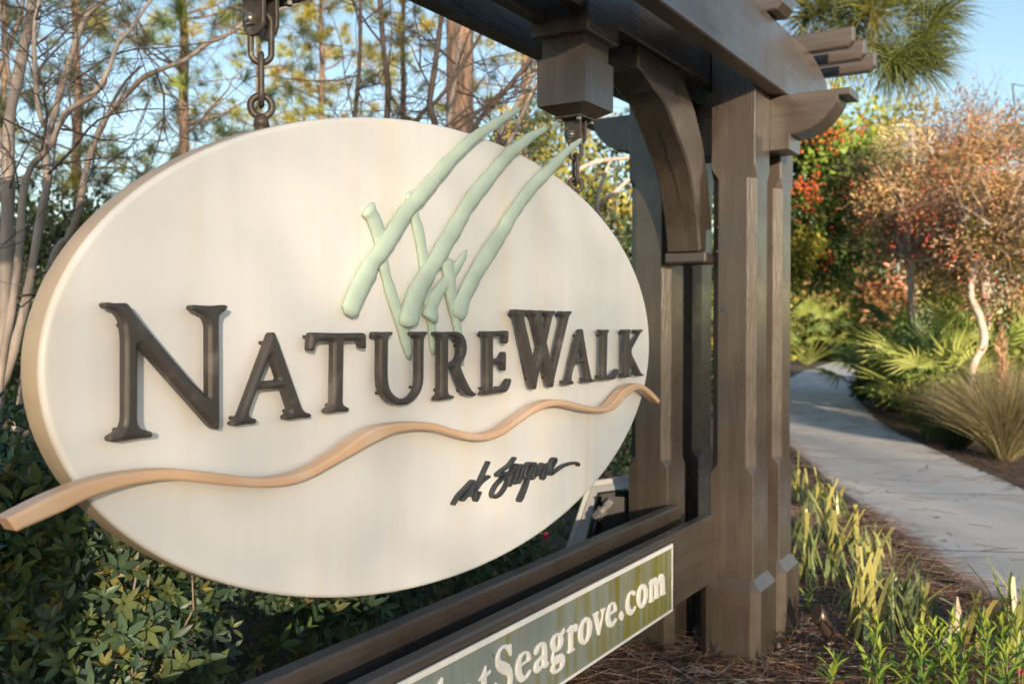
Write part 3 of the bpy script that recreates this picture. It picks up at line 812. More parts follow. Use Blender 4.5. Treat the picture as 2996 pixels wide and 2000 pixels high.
PL = {
 'S': (qA, [[(1495,850),(1500,870),(1505,1020),(1490,1032),(1475,1020),(1450,960),(1410,920),(1370,930),(1345,980),(1340,1050),(1360,1085),(1420,1105),(1470,1130),(1505,1200),(1520,1290),(1510,1400),(1480,1480),(1430,1560),(1370,1600),(1330,1580),(1310,1600),(1290,1610),(1275,1560),(1275,1400),(1290,1385),(1305,1400),(1330,1470),(1370,1510),(1420,1480),(1455,1400),(1460,1340),(1440,1290),(1380,1280),(1320,1240),(1290,1180),(1285,1080),(1300,1000),(1340,920),(1390,875),(1440,865),(1470,870)]]),
 'e1': (qA, [[(1770,1060),(1755,1090),(1640,1160),(1635,1200),(1645,1260),(1670,1295),(1700,1285),(1740,1230),(1760,1205),(1770,1215),(1760,1260),(1720,1330),(1660,1380),(1620,1388),(1580,1350),(1558,1270),(1560,1170),(1580,1080),(1620,1000),(1680,955),(1730,955),(1758,990)],[(1630,1130),(1640,1060),(1670,995),(1700,990),(1718,1030),(1715,1075)]]),
 'a': (qA, [[(1815,1000),(1820,950),(1850,880),(1900,835),(1945,825),(1980,850),(1990,920),(1990,1080),(2000,1110),(2015,1105),(2010,1140),(1980,1185),(1945,1200),(1925,1180),(1900,1220),(1870,1255),(1835,1270),(1812,1240),(1810,1180),(1830,1110),(1880,1050),(1925,1000),(1925,930),(1910,890),(1890,890),(1880,950),(1860,1000),(1830,1018)],[(1925,1060),(1920,1150),(1890,1175),(1872,1150),(1885,1100)]]),
 'g': (qA, [[(2225,630),(2232,680),(2220,720),(2200,730),(2215,790),(2205,860),(2180,920),(2140,960),(2090,980),(2080,1010),(2090,1030),(2150,1000),(2200,985),(2230,1020),(2235,1090),(2215,1170),(2170,1230),(2110,1270),(2065,1275),(2040,1240),(2045,1180),(2070,1140),(2050,1120),(2050,1060),(2062,1000),(2070,965),(2050,940),(2038,880),(2045,810),(2080,740),(2130,705),(2180,705),(2205,670)],[(2110,900),(2095,830),(2110,750),(2135,740),(2150,790),(2145,870),(2125,930)],[(2095,1180),(2100,1150),(2160,1115),(2180,1120),(2165,1180),(2120,1215),(2100,1210)]]),
 't': (qA, [[(1145,1150),(1155,1160),(1155,1260),(1210,1210),(1220,1225),(1205,1270),(1158,1310),(1158,1500),(1175,1540),(1200,1530),(1190,1570),(1140,1600),(1100,1580),(1090,1500),(1095,1365),(1055,1375),(1050,1360),(1100,1280),(1130,1190)]]),
 'r': (qB, [[(410,1075),(430,1075),(435,1110),(455,1065),(480,1058),(495,1085),(490,1140),(465,1170),(440,1150),(430,1200),(430,1370),(455,1370),(458,1395),(380,1445),(362,1440),(365,1415),(378,1395),(378,1180),(355,1170),(355,1150)]]),
 'o': (qB, [[(600,970),(640,980),(670,1030),(675,1110),(660,1210),(620,1290),(575,1332),(530,1320),(505,1270),(502,1180),(520,1090),(555,1010)],[(600,1030),(620,1080),(615,1190),(595,1270),(570,1280),(558,1220),(560,1120),(575,1050)]]),
 'v': (qB, [[(675,945),(750,900),(765,905),(745,950),(780,1090),(805,950),(790,890),(785,880),(845,850),(845,870),(825,900),(770,1205),(750,1210),(745,1190),(700,970)]]),
 'e2': (qB, [[(990,890),(985,905),(905,950),(905,1000),(925,1040),(950,1030),(975,985),(990,985),(985,1030),(950,1090),(905,1115),(870,1095),(852,1020),(860,920),(890,820),(935,780),(970,790),(988,840)],[(905,920),(910,850),(930,808),(950,820),(955,880),(920,910)]]),
 'dot': (qB, [[(1050,895),(1080,940),(1070,1000),(1050,1028),(1025,1000),(1022,950)]]),
 'c': (qB, [[(1225,650),(1225,690),(1205,710),(1185,690),(1175,660),(1155,700),(1148,780),(1160,860),(1185,890),(1210,860),(1225,830),(1232,840),(1220,890),(1190,940),(1155,962),(1120,935),(1103,860),(1110,770),(1135,680),(1175,638),(1205,635)]]),
 'o2': (qB, [[(1315,550),(1355,560),(1382,620),(1382,710),(1360,800),(1325,860),(1285,868),(1258,830),(1245,750),(1255,650),(1280,585)],[(1320,600),(1340,660),(1335,750),(1315,815),(1295,810),(1287,740),(1295,650)]]),
 'm': (qB, [[(1395,555),(1430,490),(1448,485),(1448,520),(1475,465),(1500,470),(1510,510),(1545,425),(1575,425),(1595,460),(1600,650),(1613,665),(1610,685),(1545,710),(1540,690),(1550,670),(1545,540),(1530,530),(1515,570),(1520,700),(1530,715),(1528,730),(1470,755),(1468,735),(1475,715),(1470,570),(1455,560),(1445,600),(1448,750),(1465,760),(1462,775),(1405,800),(1398,785),(1410,760),(1412,570)]]),
}
GL = {}
for k, (q, loops) in PL.items():
    LP = [on_plane(l, *q, YT) for l in loops]; GL[k] = LP
    glyph_mesh('plate_letter', LP, YT, .008, .0022, M['white'], pl, rmax=.003, h=.0015, w=.004)
# letters of the address further along the rail
def gbox(L): P = np.concatenate(L); return P.min(0), P.max(0)
base_z = gbox(GL['r'])[0][1]; xh = gbox(GL['o'])[1][1] - base_z
cap = gbox(GL['S'])[1][1] - base_z
def place(L, xr, h, zb=None):
    lo, hi = gbox(L); s = h / (hi[1] - lo[1])
    LP = [(l - np.array([hi[0], lo[1]])) * s + np.array([xr, base_z if zb is None else zb]) for l in L]
    glyph_mesh('plate_letter', LP, YT, .008, .0022, M['white'], pl, rmax=.003, h=.0015, w=.004)
    return gbox(LP)[0][0]
x = gbox(GL['t'])[0][0] - .008
x = place(GL['a'], x, xh) - .012
kg = [np.array([(0, 0), (.042, 0), (.042, .007), (.034, .012), (.034, .055), (.056, .014), (.052, .006), (.052, 0), (.095, 0), (.095, .007), (.086, .012), (.055, .066), (.074, .086), (.088, .091), (.088, .098), (.052, .098), (.052, .091), (.056, .087), (.034, .064), (.034, .155), (.030, .158), (.0, .138), (.0, .131), (.010, .131), (.010, .012), (0, .007)])]
x = place(kg, x, cap * 1.02) - .012
lg = [np.array([(0, 0), (.05, 0), (.05, .008), (.038, .014), (.038, .16), (.0, .145), (.0, .137), (.012, .137), (.012, .014), (0, .008)])]
x = place(lg, x, cap * 1.02) - .010
x = place(GL['a'], x, xh) - .012
wg = G['W']
x = place(wg, x, cap) + .035
x = place(G['V'], x, cap) - .012
x = place(GL['e1'], x, xh) - .012
x = place(GL['r'], x, xh * .98) - .012
x = place([np.c_[-l[:, 0], -l[:, 1]][::-1] for l in [GL['m'][0][:22]]], x, xh) - .012
x = place(GL['t'], x, cap * .86) - .010
x = place(GL['a'], x, xh) - .012
place(G['N'], x, cap)
for a, b in [(1443, 1916), (1958, 1695), (1923, 1640), (1871, 1668), (1771, 1705), (1810, 1833)]:
    p = atY(a, b, YP)
    V, F = cyl((p[0], p[1] + .001, p[2]), (p[0], p[1] - .003, p[2]), .0045, n=8); mesh('screw', V, F, M['bolt'], pl)
#@@VEG
# ------------------------------------------------------------------ foliage helpers
def rot_from(d, up=None):
    """(N,3,3) matrices whose local y axis points along d with a random spin"""
    d = d / np.linalg.norm(d, axis=1)[:, None]
    a = rng.normal(size=d.shape) if up is None else up + rng.normal(size=d.shape) * .25
    x = np.cross(d, a); x /= np.linalg.norm(x, axis=1)[:, None] + 1e-9
    z = np.cross(x, d)
    return np.stack([x, d, z], 2)

def inst(V0, F0, Mx, T, S=None):
    n = len(T); k = len(V0)
    V = np.einsum('nij,kj->nki', Mx, V0)
    if S is not None: V = V * (S[:, None, None] if np.ndim(S) == 1 else S)
    V = V + T[:, None, :]
    F = (np.asarray(F0)[None] + (np.arange(n) * k)[:, None, None]).reshape(-1, len(F0[0]))
    return V.reshape(-1, 3), F

# a folded leaf, length 1 along y
LEAF_V = np.array([(0, 0, 0), (.16, .33, .035), (-.16, .33, .035), (0, .42, 0), (.13, .70, .02), (-.13, .70, .02), (0, 1, -.05)])
LEAF_F = np.array([(0, 1, 3), (0, 3, 2), (3, 1, 4), (3, 4, 6), (3, 6, 5), (3, 5, 2)])
CARD_V = np.array([(0, 0, 0), (.26, .45, .05), (0, 1, 0), (-.26, .45, .05)])
CARD_F = np.array([(0, 1, 2, 3)])

def jitter_cols(n, c, s=.2, hue=.12):
    c = np.asarray(c, float)
    base = c[rng.integers(0, len(c), n)] if c.ndim == 2 else np.tile(c, (n, 1))
    v = 1 + s * rng.normal(size=(n, 1)); h = 1 + hue * rng.normal(size=(n, 3))
    return np.clip(base * v * h, .004, .9)

def clumped(n, c, rad, shell=.55, lumps=26, lump_r=.34, squash=1.0):
    """points in an uneven crown: lumps spread in an ellipsoid, leaves in the lumps"""
    d = rng.normal(size=(lumps, 3)); d /= np.linalg.norm(d, axis=1)[:, None]
    L = d * (shell + (1 - shell) * rng.random((lumps, 1)))
    sz = lump_r * (.6 + .8 * rng.random(lumps))
    k = rng.integers(0, lumps, n)
    o = rng.normal(size=(n, 3)); o /= np.linalg.norm(o, axis=1)[:, None]
    o *= (rng.random((n, 1)) ** .45)
    P = L[k] + o * sz[k][:, None]
    out = o * .7 + L[k] * .5
    return np.asarray(c) + P * np.asarray(rad), out, k

def limbs(base, tips, r0, mats, parent, name='trunk', n=6, wob=.03, r1=.006, seed=0):
    """trunk-to-tip limbs as one tapered mesh"""
    mb = MB(); base = np.asarray(base, float)
    for i, tp in enumerate(tips):
        tp = np.asarray(tp, float); L = np.linalg.norm(tp - base)
        k = 7; s = np.linspace(0, 1, k)[:, None]
        P = base + (tp - base) * s + np.array([0, 0, 1]) * (np.sin(s * math.pi) * .10 * L) * 0 + rng.normal(size=(k, 3)) * wob * L * np.sin(s * math.pi)
        P[:, 2] = base[2] + (tp[2] - base[2]) * (s[:, 0] ** .85)
        r = r0 * (1 - s[:, 0]) ** .8 * .9 + r1
        S_ = smooth_path(np.c_[P, r], .12)
        mb.add(*tube(S_[:, :3], S_[:, 3], n, cap=False))
    return mb.build(name, mats, parent, smooth=True)

def leafy(name, px, t, base_y_z, rad, n, cols, label, cat, group=None, leaf=.07, lumps=26, lump_r=.34, shell=.5, trunk_r=.035, stems=7, matl='leaf_far', zc=None, up=.35, blat=0.):
    """a bush or small tree: crown centre seen at pixel px at depth t"""
    n = int(n * 1.6); leaf = max(leaf, .0062 * t) * 1.12
    c = atT(px[0], px[1], t)
    if zc is not None: c[2] = zc
    base = np.array([c[0], c[1], 0.]) + RT * blat
    root = empty(name, Vector(base), label, cat, group)
    P, out, k = clumped(n, c, rad, shell, lumps, lump_r)
    keep = P[:, 2] > .03; P = P[keep]; out = out[keep]; k = k[keep]; m = len(P)
    d = out + rng.normal(size=(m, 3)) * .6 + np.array([0, 0, up])
    Mx = rot_from(d); S = leaf * (.6 + .8 * rng.random(m))
    V, F = inst(CARD_V, CARD_F, Mx, P, S)
    lc = jitter_cols(lumps, cols, .12, .08)
    C = lc[k] * (1 + .22 * rng.normal(size=(m, 1)))
    C = np.clip(C, .004, .9)
    mesh('crown', V, F, M[matl], root, np.repeat(C, 4, 0))['kind'] = 'stuff'
    tips = P[rng.integers(0, m, stems)]
    limbs(base + np.array([0, 0, -.02]), tips, trunk_r, M['twig'], root, 'trunk')
    return root, c

# ------------------------------------------------------------------ azalea hedge behind the sign
WH = []
for v in range(5):
    k = 5 + v % 3; Vs = []; Fs = []; Cs = []
    for i in range(k):
        a = 2 * math.pi * (i + .3 * rng.random()) / k; el = math.radians(18 + 40 * rng.random())
        d = np.array([[math.cos(a) * math.cos(el), math.sin(a) * math.cos(el), math.sin(el)]])
        x = np.cross(d, [[0, 0, 1.]]); x /= np.linalg.norm(x); z = np.cross(x, d)
        Mx = np.stack([x, d, z], 2)
        L = .043 * (.7 + .5 * rng.random())
        V, F = inst(LEAF_V * np.array([1.05, 1, 1]), LEAF_F, Mx, d * .003, np.array([L]))
        Fs.append(F + 7 * i); Vs.append(V); Cs.append(np.tile(rng.random(), 7))
    WH.append((np.concatenate(Vs), np.concatenate(Fs)))
AZ_COL = [(.12, .19, .105), (.095, .165, .105), (.14, .21, .09), (.11, .18, .125), (.19, .235, .09)]
whorl_meshes = []
for v, (V, F) in enumerate(WH):
    for c in AZ_COL + [(.27, .25, .07)]:
        me = bpy.data.meshes.new('leaf_whorl'); me.from_pydata(V.tolist(), [], F.tolist()); me.update()
        a = me.color_attributes.new('col', 'FLOAT_COLOR', 'POINT')
        cc = np.ones((len(V), 4), np.float32); cc[:, :3] = np.asarray(c) * (1 + .15 * rng.normal(size=(len(V) // 7, 1))).repeat(7, 0)
        a.data.foreach_set('color', np.clip(cc, 0, 1).ravel()); me.materials.append(M['leaf'])
        me.polygons.foreach_set('use_smooth', np.ones(len(me.polygons), bool))
        whorl_meshes.append(me)

def azalea(cx, cy, rx, ry, h, label, nobj, nst, warm=.1, flowers=()):
    root = empty('azalea_shrub', (cx, cy, 0), label, 'shrub', 'azalea shrubs of the hedge behind the sign')
    n = nobj + nst
    # points on a boxy dome, thicker near the surface that shows
    u = rng.random(n) * 2 * math.pi; s = rng.random(n)
    side = rng.random(n) < .62
    e = .55
    cu = np.sign(np.cos(u)) * np.abs(np.cos(u)) ** e; su = np.sign(np.sin(u)) * np.abs(np.sin(u)) ** e
    R = np.where(side, 1, np.sqrt(rng.random(n)))
    x = cx + rx * cu * R; y = cy + ry * su * R
    z = np.where(side, h * (.05 + .95 * rng.random(n) ** .8), h * (1 - .10 * (R ** 2)))
    lump = .07 * np.sin(x * 7.3 + 1) * np.sin(z * 8.1) + .07 * np.sin(y * 6.1 + x * 4)
    depth = rng.random(n) ** 1.3 * .26
    nrm = np.c_[cu * side + .15 * cu, su * side + .15 * su, np.where(side, .45, 1.)]
    nrm /= np.linalg.norm(nrm, axis=1)[:, None]
    P = np.c_[x, y, z] + nrm * (lump - depth)[:, None]
    P[:, 2] = np.maximum(P[:, 2], .04)
    d = nrm + rng.normal(size=(n, 3)) * .38 + np.array([0, 0, .25])
    # the ones facing the viewer (smallest y, shallow) become objects
    tocam = (CAM - P); dist = np.linalg.norm(tocam, axis=1)
    vis = (nrm * tocam).sum(1) / dist - depth * 3 - dist * .25
    order = np.argsort(-vis)
    objs, rest = order[:nobj], order[nobj:]
    for i in objs:
        zax = Vector(d[i]).normalized()
        q = zax.to_track_quat('Z', 'Y')
        w_ = random.random() < warm
        me = whorl_meshes[random.randrange(5) * 6 + (5 if w_ else random.randrange(5))]
        o = bpy.data.objects.new('leaf_whorl', me); COL.objects.link(o)
        sc_ = .62 + .85 * random.random()
        o.matrix_world = Matrix.Translation(P[i]) @ q.to_matrix().to_4x4() @ Matrix.Rotation(random.random() * 6.28, 4, 'Z') @ Matrix.Scale(sc_, 4)
        attach(o, root)
    Vs = []; Fs = []; Cs = []; off = 0
    for v in range(5):
        ii = rest[v::5]
        dd = d[ii] / np.linalg.norm(d[ii], axis=1)[:, None]
        a = rng.normal(size=dd.shape); xx = np.cross(dd, a); xx /= np.linalg.norm(xx, axis=1)[:, None]; yy = np.cross(dd, xx)
        Mx = np.stack([xx, yy, dd], 2)
        V, F = inst(WH[v][0], WH[v][1], Mx, P[ii], .62 + .8 * rng.random(len(ii)))
        Vs.append(V); Fs.append(F + off); off += len(V)
        Cs.append(np.repeat(jitter_cols(len(ii), AZ_COL, .2, .1), len(WH[v][0]), 0))
    o = mesh('foliage', np.concatenate(Vs), np.concatenate(Fs), M['leaf'], root, np.concatenate(Cs), smooth=True); o['kind'] = 'stuff'
    # woody stems
    for q in range(16):
        i = objs[random.randrange(len(objs))]
        b = np.array([cx + (P[i][0] - cx) * .55 + random.uniform(-.1, .1), cy + (P[i][1] - cy) * .55, 0.])
        tip = P[i] + d[i] * random.uniform(-.02, .05)
        s = np.linspace(0, 1, 7)[:, None]
        C = b + (tip - b) * s + rng.normal(size=(7, 3)) * .018
        V, F = tube(C, .007 * (1 - .65 * s[:, 0]) * (.7 + .6 * random.random()), 6)
        mesh('stem', V, F, M['bark_smooth'], root, smooth=True)
    for (fx, fy, fY) in flowers:
        c = atY(fx, fy, fY); mb = MB()
        for k in range(6):
            a = k * 2 * math.pi / 6
            dv = np.array([math.cos(a) * .75, -.35 + .1 * math.sin(3 * a), math.sin(a) * .75])
            Mx = rot_from(dv[None]); V, F = inst(LEAF_V * np.array([2.0, 1, 1]), LEAF_F, Mx, c[None], np.array([.022])); mb.add(V, F)
        mb.build('flower', M['petal'], root)
azalea(.70, 2.85, .80, .80, 1.13, 'glossy dark green azalea shrub growing beside the crape myrtle trunks', 280, 4200, .03)
azalea(1.95, 2.80, .75, .82, 1.10, 'azalea shrub with more yellow green leaf whorls under the middle of the oval sign', 290, 5200, .16)  # larger share of yellow whorls than the neighbouring shrubs
azalea(3.15, 2.85, .75, .78, 1.08, 'azalea shrub with pink blossoms behind the lettered rail', 280, 5200, .05, flowers=[(1594, 1568, 2.02), (1098, 1773, 1.98)])
azalea(4.45, 3.15, .80, .85, 1.20, 'dark azalea shrub behind the floodlight and rear post', 220, 2600, .03)

# ------------------------------------------------------------------ bare crape myrtles
def px_branch(pts, k=.4464, o=(0, 0)):
    return [(o[0] + a * k, o[1] + b * k, t, w_ * k) for a, b, t, w_ in pts]
def branch_mesh(pts, parent, m, name='branch', n=9):
    P = np.array([atT(x, y, t) for x, y, t, w_ in pts]); R = np.array([w_ * t / FPX / 2 for x, y, t, w_ in pts])
    S = smooth_path(np.c_[P, R], .06)
    r = np.maximum(S[:, 3], .002) * (1 + .07 * rng.normal(size=len(S)))
    V, F = tube(S[:, :3], r, n)
    mesh(name, V, F, m, parent, smooth=True)
    return S
def twigs(paths, parent, count, L0, r0=.0045, spread=.9, name='twigs', gen=2, m='twig', upb=.15):
    mb = MB()
    def grow(p, d, L, r, g):
        k = 5; C = [p]; dd = d
        for i in range(k):
            dd = dd + rng.normal(size=3) * .22 + np.array([0, 0, upb * .3]); dd /= np.linalg.norm(dd)
            C.append(C[-1] + dd * L / k)
        C = np.array(C); mb.add(*tube(C, np.linspace(r, r * .35, k + 1), 4, cap=False))
        if g > 0:
            for _ in range(rng.integers(2, 5)):
                i = rng.integers(1, k + 1); q = dd + rng.normal(size=3) * spread * .8; q /= np.linalg.norm(q)
                grow(C[i], q, L * (.4 + .3 * rng.random()), r * .6, g - 1)
    for _ in range(count):
        S = paths[rng.integers(0, len(paths))]; i = rng.integers(len(S) // 4, len(S) - 1)
        tdir = S[min(i + 2, len(S) - 1)][:3] - S[max(i - 2, 0)][:3]; tdir /= np.linalg.norm(tdir) + 1e-9
        d = tdir * .6 + rng.normal(size=3) * spread; d /= np.linalg.norm(d)
        grow(S[i][:3], d, L0 * (.5 + rng.random()), min(r0 * (.6 + .8 * rng.random()), max(.002, S[i][3] * .5)), gen)
    o = mb.build(name, M[m], parent, smooth=True); o['kind'] = 'stuff'
    return o

cb = atT(-90, 1500, 4.5); cb[2] = 0
cm = empty('crape_myrtle', Vector(cb), 'leafless multi-stemmed crape myrtle with smooth pale trunks beside the oval sign', 'tree', 'bare crape myrtle trees')
B = (-60, 1850)
tr_px = [
 [(-60,1850,4.5,46),(-30,1400,4.6,44),(10,1000,4.6,40),(18,780,4.6,38),(24,500,4.6,36),(27,357,4.6,33),(48,246,4.7,32),(71,134,4.7,30),(89,45,4.8,28),(98,-60,4.9,26)],
 [(-50,1850,4.3,36),(-25,1300,4.2,30),(9,1046,4.2,26),(40,868,4.2,24),(58,712,4.2,22),(62,620,4.2,21),(68,560,4.2,21),(89,491,4.2,20),(116,460,4.2,20),(152,415,4.2,20),(187,339,4.2,19),(223,308,4.2,18),(277,272,4.2,17),(312,214,4.2,15),(330,170,4.25,14),(345,125,4.3,14),(380,89,4.3,12),(415,36,4.35,11),(450,-10,4.4,9)],
 [(-60,1850,4.6,40),(-20,1240,4.5,34),(27,1068,4.5,30),(74,890,4.5,27),(107,700,4.5,26),(125,602,4.5,24),(138,527,4.5,23),(134,446,4.5,22),(147,380,4.5,22),(170,290,4.5,20),(187,232,4.5,19),(210,156,4.5,18),(237,80,4.5,17),(263,31,4.5,15),(312,0,4.6,12),(360,-40,4.6,10)],
 [(-40,1850,5.0,34),(60,1200,5.0,32),(130,850,4.95,26),(174,716,4.9,22),(196,700,4.9,20),(223,638,4.9,20),(237,580,4.9,19),(250,504,4.9,19),(272,428,4.9,18),(299,366,4.9,18),(321,330,4.9,17),(357,290,4.9,16),(393,254,4.85,16),(424,223,4.8,15),(491,196,4.8,14),(545,174,4.8,13),(603,130,4.8,12),(647,112,4.8,11),(692,85,4.8,10),(723,62,4.8,10),(826,27,4.8,9),(893,4,4.8,7),(960,-20,4.8,6)],
 [(129,371,4.4,15),(111,312,4.4,15),(103,223,4.4,14),(100,134,4.4,13),(103,60,4.4,12),(120,-20,4.4,10)],
 [(-10,230,4.8,14),(27,134,4.8,14),(58,58,4.8,12),(67,-10,4.8,11)],
 [(31,250,4.7,12),(18,156,4.7,11),(4,45,4.7,10),(0,-20,4.7,9)],
]
paths = [branch_mesh(p, cm, M['bark_smooth'], 'trunk' if i < 4 else 'branch') for i, p in enumerate(tr_px)]
twigs(paths, cm, 70, .55, .005)
# thin curved boughs of the same tree
extra = [[(312,214,4.2,9),(300,262,4.2,8),(250,215,4.2,7),(205,245,4.2,6),(206,310,4.2,5)], [(321,330,4.9,10),(330,300,4.9,8),(370,235,4.9,7),(420,190,4.9,5)], [(140,510,4.4,8),(210,440,4.4,7),(290,350,4.4,6),(420,320,4.4,4),(540,322,4.4,3)],
         [(90,490,4.5,7),(170,480,4.4,6),(280,465,4.4,5),(370,462,4.4,4),(410,510,4.4,3)], [(0,420,4.3,6),(40,470,4.3,6),(55,560,4.3,4)], [(223,233,4.3,6),(313,170,4.3,7),(390,145,4.3,5),(480,140,4.3,4),(640,120,4.3,3)]]
paths2 = [branch_mesh(p, cm, M['twig'], 'branch', 6) for p in extra]
twigs(paths2, cm, 30, .3, .003)

c2b = atT(1250, 1000, 6.6); c2b[2] = 0
cm2 = empty('crape_myrtle', Vector(c2b), 'leafless crape myrtle with thin stems rising behind the top of the oval sign', 'tree', 'bare crape myrtle trees')
st = []
for L in [[(1150,1000,6.4,22),(1040,600,6.4,18),(1038,357,6.4,14),(1050,220,6.4,13),(1054,100,6.4,12),(1055,-20,6.4,10)],
          [(1160,1000,6.5,24),(1130,600,6.5,22),(1132,357,6.5,19),(1136,250,6.5,18),(1123,156,6.5,16),(1112,0,6.5,14),(1108,-40,6.5,12)],
          [(1260,1000,6.2,26),(1290,600,6.2,22),(1275,371,6.2,19),(1257,312,6.2,18),(1275,178,6.2,17),(1290,60,6.2,15),(1300,-30,6.2,13)],
          [(1180,1000,6.3,20),(1190,500,6.3,17),(1215,361,6.3,16),(1257,312,6.3,14),(1302,268,6.3,12),(1404,107,6.3,10),(1440,40,6.3,8)],
          [(1300,1000,6.8,26),(1370,500,6.8,20),(1391,370,6.8,17),(1458,290,6.8,15),(1540,190,6.8,13),(1590,120,6.8,11)],
          [(1330,1000,7,24),(1420,520,7,18),(1460,400,7,16),(1510,310,7,14),(1570,200,7,12),(1620,110,7,10)],
          [(1350,1000,6.6,24),(1440,560,6.6,20),(1480,440,6.6,17),(1530,330,6.6,14),(1570,240,6.6,12)],
          [(1240,1000,6.9,24),(1310,500,6.9,20),(1313,370,6.9,16),(1330,240,6.9,14),(1345,120,6.9,13)]]:
    st.append(branch_mesh(L, cm2, M['bark_smooth'] if len(st) > 4 else M['twig'], 'trunk', 7))
twigs(st, cm2, 75, .7, .007, gen=2)
c3b = atT(1730, 1000, 7.0); c3b[2] = 0
cm3 = empty('crape_myrtle', Vector(c3b), 'leafless crape myrtle with pale crossing boughs seen between the sign and the rear posts', 'tree', 'bare crape myrtle trees')
st = []
for L in [[(1700,1150,7,20),(1690,700,7,18),(1660,560,7,16),(1690,500,7,14),(1760,470,7,13),(1850,460,7,11),(1930,430,7,9)],
          [(1720,1150,7.2,20),(1740,720,7.2,18),(1745,610,7.2,15),(1790,570,7.2,14),(1840,525,7.2,13),(1900,470,7.2,10)],
          [(1730,1150,6.8,18),(1760,700,6.8,15),(1745,600,6.8,12),(1765,520,6.8,10),(1790,462,6.8,8)],
          [(1680,1150,7.3,18),(1640,620,7.3,16),(1600,540,7.3,14),(1560,480,7.3,12)]]:
    st.append(branch_mesh(L, cm3, M['bark_smooth'], 'trunk', 7))
twigs(st, cm3, 34, .5, .005)

# ------------------------------------------------------------------ pines
def needle_tufts(C, D, n, L, wd, cols, colv=.2):
    """tufts at C with axis D, n needles each"""
    m = len(C)
    Cn = np.repeat(C, n, 0); Dn = np.repeat(D / np.linalg.norm(D, axis=1)[:, None], n, 0)
    d = Dn * rng.uniform(.15, 1.1, (m * n, 1)) + rng.normal(size=(m * n, 3)) * .55
    d /= np.linalg.norm(d, axis=1)[:, None]
    Ln = L * (.65 + .5 * rng.random(m * n))
    s = np.cross(d, rng.normal(size=d.shape)); s /= np.linalg.norm(s, axis=1)[:, None]
    base = Cn - Dn * (rng.random((m * n, 1)) * L * .35)
    mid = base + d * (Ln * .55)[:, None]; tip = base + d * Ln[:, None] + np.array([0, 0, -1]) * (Ln * .14)[:, None]
    w_ = wd * .5
    V = np.stack([base - s * w_ * .6, base + s * w_ * .6, mid + s * w_, mid - s * w_, tip], 1).reshape(-1, 3)
    k = np.arange(m * n)[:, None] * 5
    F = np.concatenate([k + np.array([[0, 1, 2]]), k + np.array([[0, 2, 3]]), k + np.array([[3, 2, 4]])])
    col = np.repeat(jitter_cols(m, cols, colv, .08), n * 5, 0)
    return V, F, col

def pine(px, t, height, r0, label, crown_lo, crown_hi, spread, ntuft, needles, cols, wd=.004, L=.2, name='pine_tree', lean=0., dens=1.0):
    c = atT(px, 950, t); b = np.array([c[0], c[1], 0.])
    root = empty(name, Vector(b), label, 'tree', 'tall pine trees behind the sign')
    k = 14; s = np.linspace(0, 1, k)
    P = np.c_[b[0] + lean * s * height * RT[0] + rng.normal(size=k) * .03 * s, b[1] + lean * s * height * RT[1] + rng.normal(size=k) * .03 * s, s * height]
    P[0, 2] = -.05
    V, F = tube(P, r0 * (1 - .75 * s) * (1 + .03 * rng.normal(size=k)), 14)
    mesh('trunk', V, F, M['bark_pine'], root, smooth=True)
    mb = MB(); C = []; D = []
    ntuft = int(ntuft * 1.5); needles = int(needles * 1.45); wd = .0026 + .00030 * t
    nb = max(6, int(ntuft / 7))
    for i in range(nb):
        h = crown_lo + (crown_hi - crown_lo) * (i + rng.random()) / nb
        f = (h - crown_lo) / max(.1, crown_hi - crown_lo)
        R = spread * (1.1 - .65 * f) * (.55 + .6 * rng.random())
        a = rng.random() * 6.28
        dirv = np.array([math.cos(a), math.sin(a), .12 + .35 * rng.random()])
        p0 = np.array([np.interp(h, P[:, 2], P[:, 0]), np.interp(h, P[:, 2], P[:, 1]), h])
        kk = 6; ss = np.linspace(0, 1, kk)[:, None]
        Q = p0 + dirv * R * ss + rng.normal(size=(kk, 3)) * .06 * R * ss + np.array([0, 0, .18 * R]) * ss ** 2
        mb.add(*tube(Q, np.linspace(.022, .006, kk) * (r0 / .12) ** .5, 5, cap=False))
        for j in range(int(7 * dens)):
            u = .35 + .65 * rng.random(); q = p0 + (Q[-1] - p0) * u
            side = rng.normal(size=3) * .30 * R * np.array([1, 1, .6])
            e = q + side; C.append(e); D.append(dirv * .6 + side / (R + .1) * 1.3 + np.array([0, 0, .5]))
            mb.add(*tube(np.array([q, q + side * .55 + rng.normal(size=3) * .02, e]), [.007, .005, .004], 4, cap=False))
    mb.build('branches', M['bark_pine'], root, smooth=True)
    V, F, col = needle_tufts(np.array(C), np.array(D), needles, L, wd, cols)
    mesh('crown', V, F, M['needle'], root, col)['kind'] = 'stuff'
    return root
PG = [(.075, .115, .045), (.06, .10, .05), (.10, .13, .045)]
PG_SUN = [(.30, .29, .05), (.22, .25, .045), (.36, .31, .055)]  # needle greens yellowed so the colour itself carries the low sunlight
pine(230, 13, 9.5, .09, 'slender pine with orange bark rising behind the crape myrtle', 2.4, 7.5, 1.7, 105, 60, PG, L=.24)
pine(540, 11.5, 9, .085, 'pine with bare lower trunk standing behind the chain by the letter N', 2.2, 6.5, 1.8, 120, 60, PG + PG_SUN[:1], L=.24)
pine(20, 17, 10, .10, 'pine with dark crown beyond the pale crape myrtle trunks', 2.5, 8.5, 2.0, 100, 50, PG, L=.24)
pine(940, 19, 9.5, .11, 'young pine with needles coloured sunlit yellow green above the top of the sign', 3.0, 8.3, 1.9, 130, 60, PG_SUN, L=.26)
pine(760, 24, 12, .13, 'tall pine in the distance between the chain and the pine tinted as sunlit', 4, 11, 2.2, 110, 45, PG + PG_SUN, L=.28)
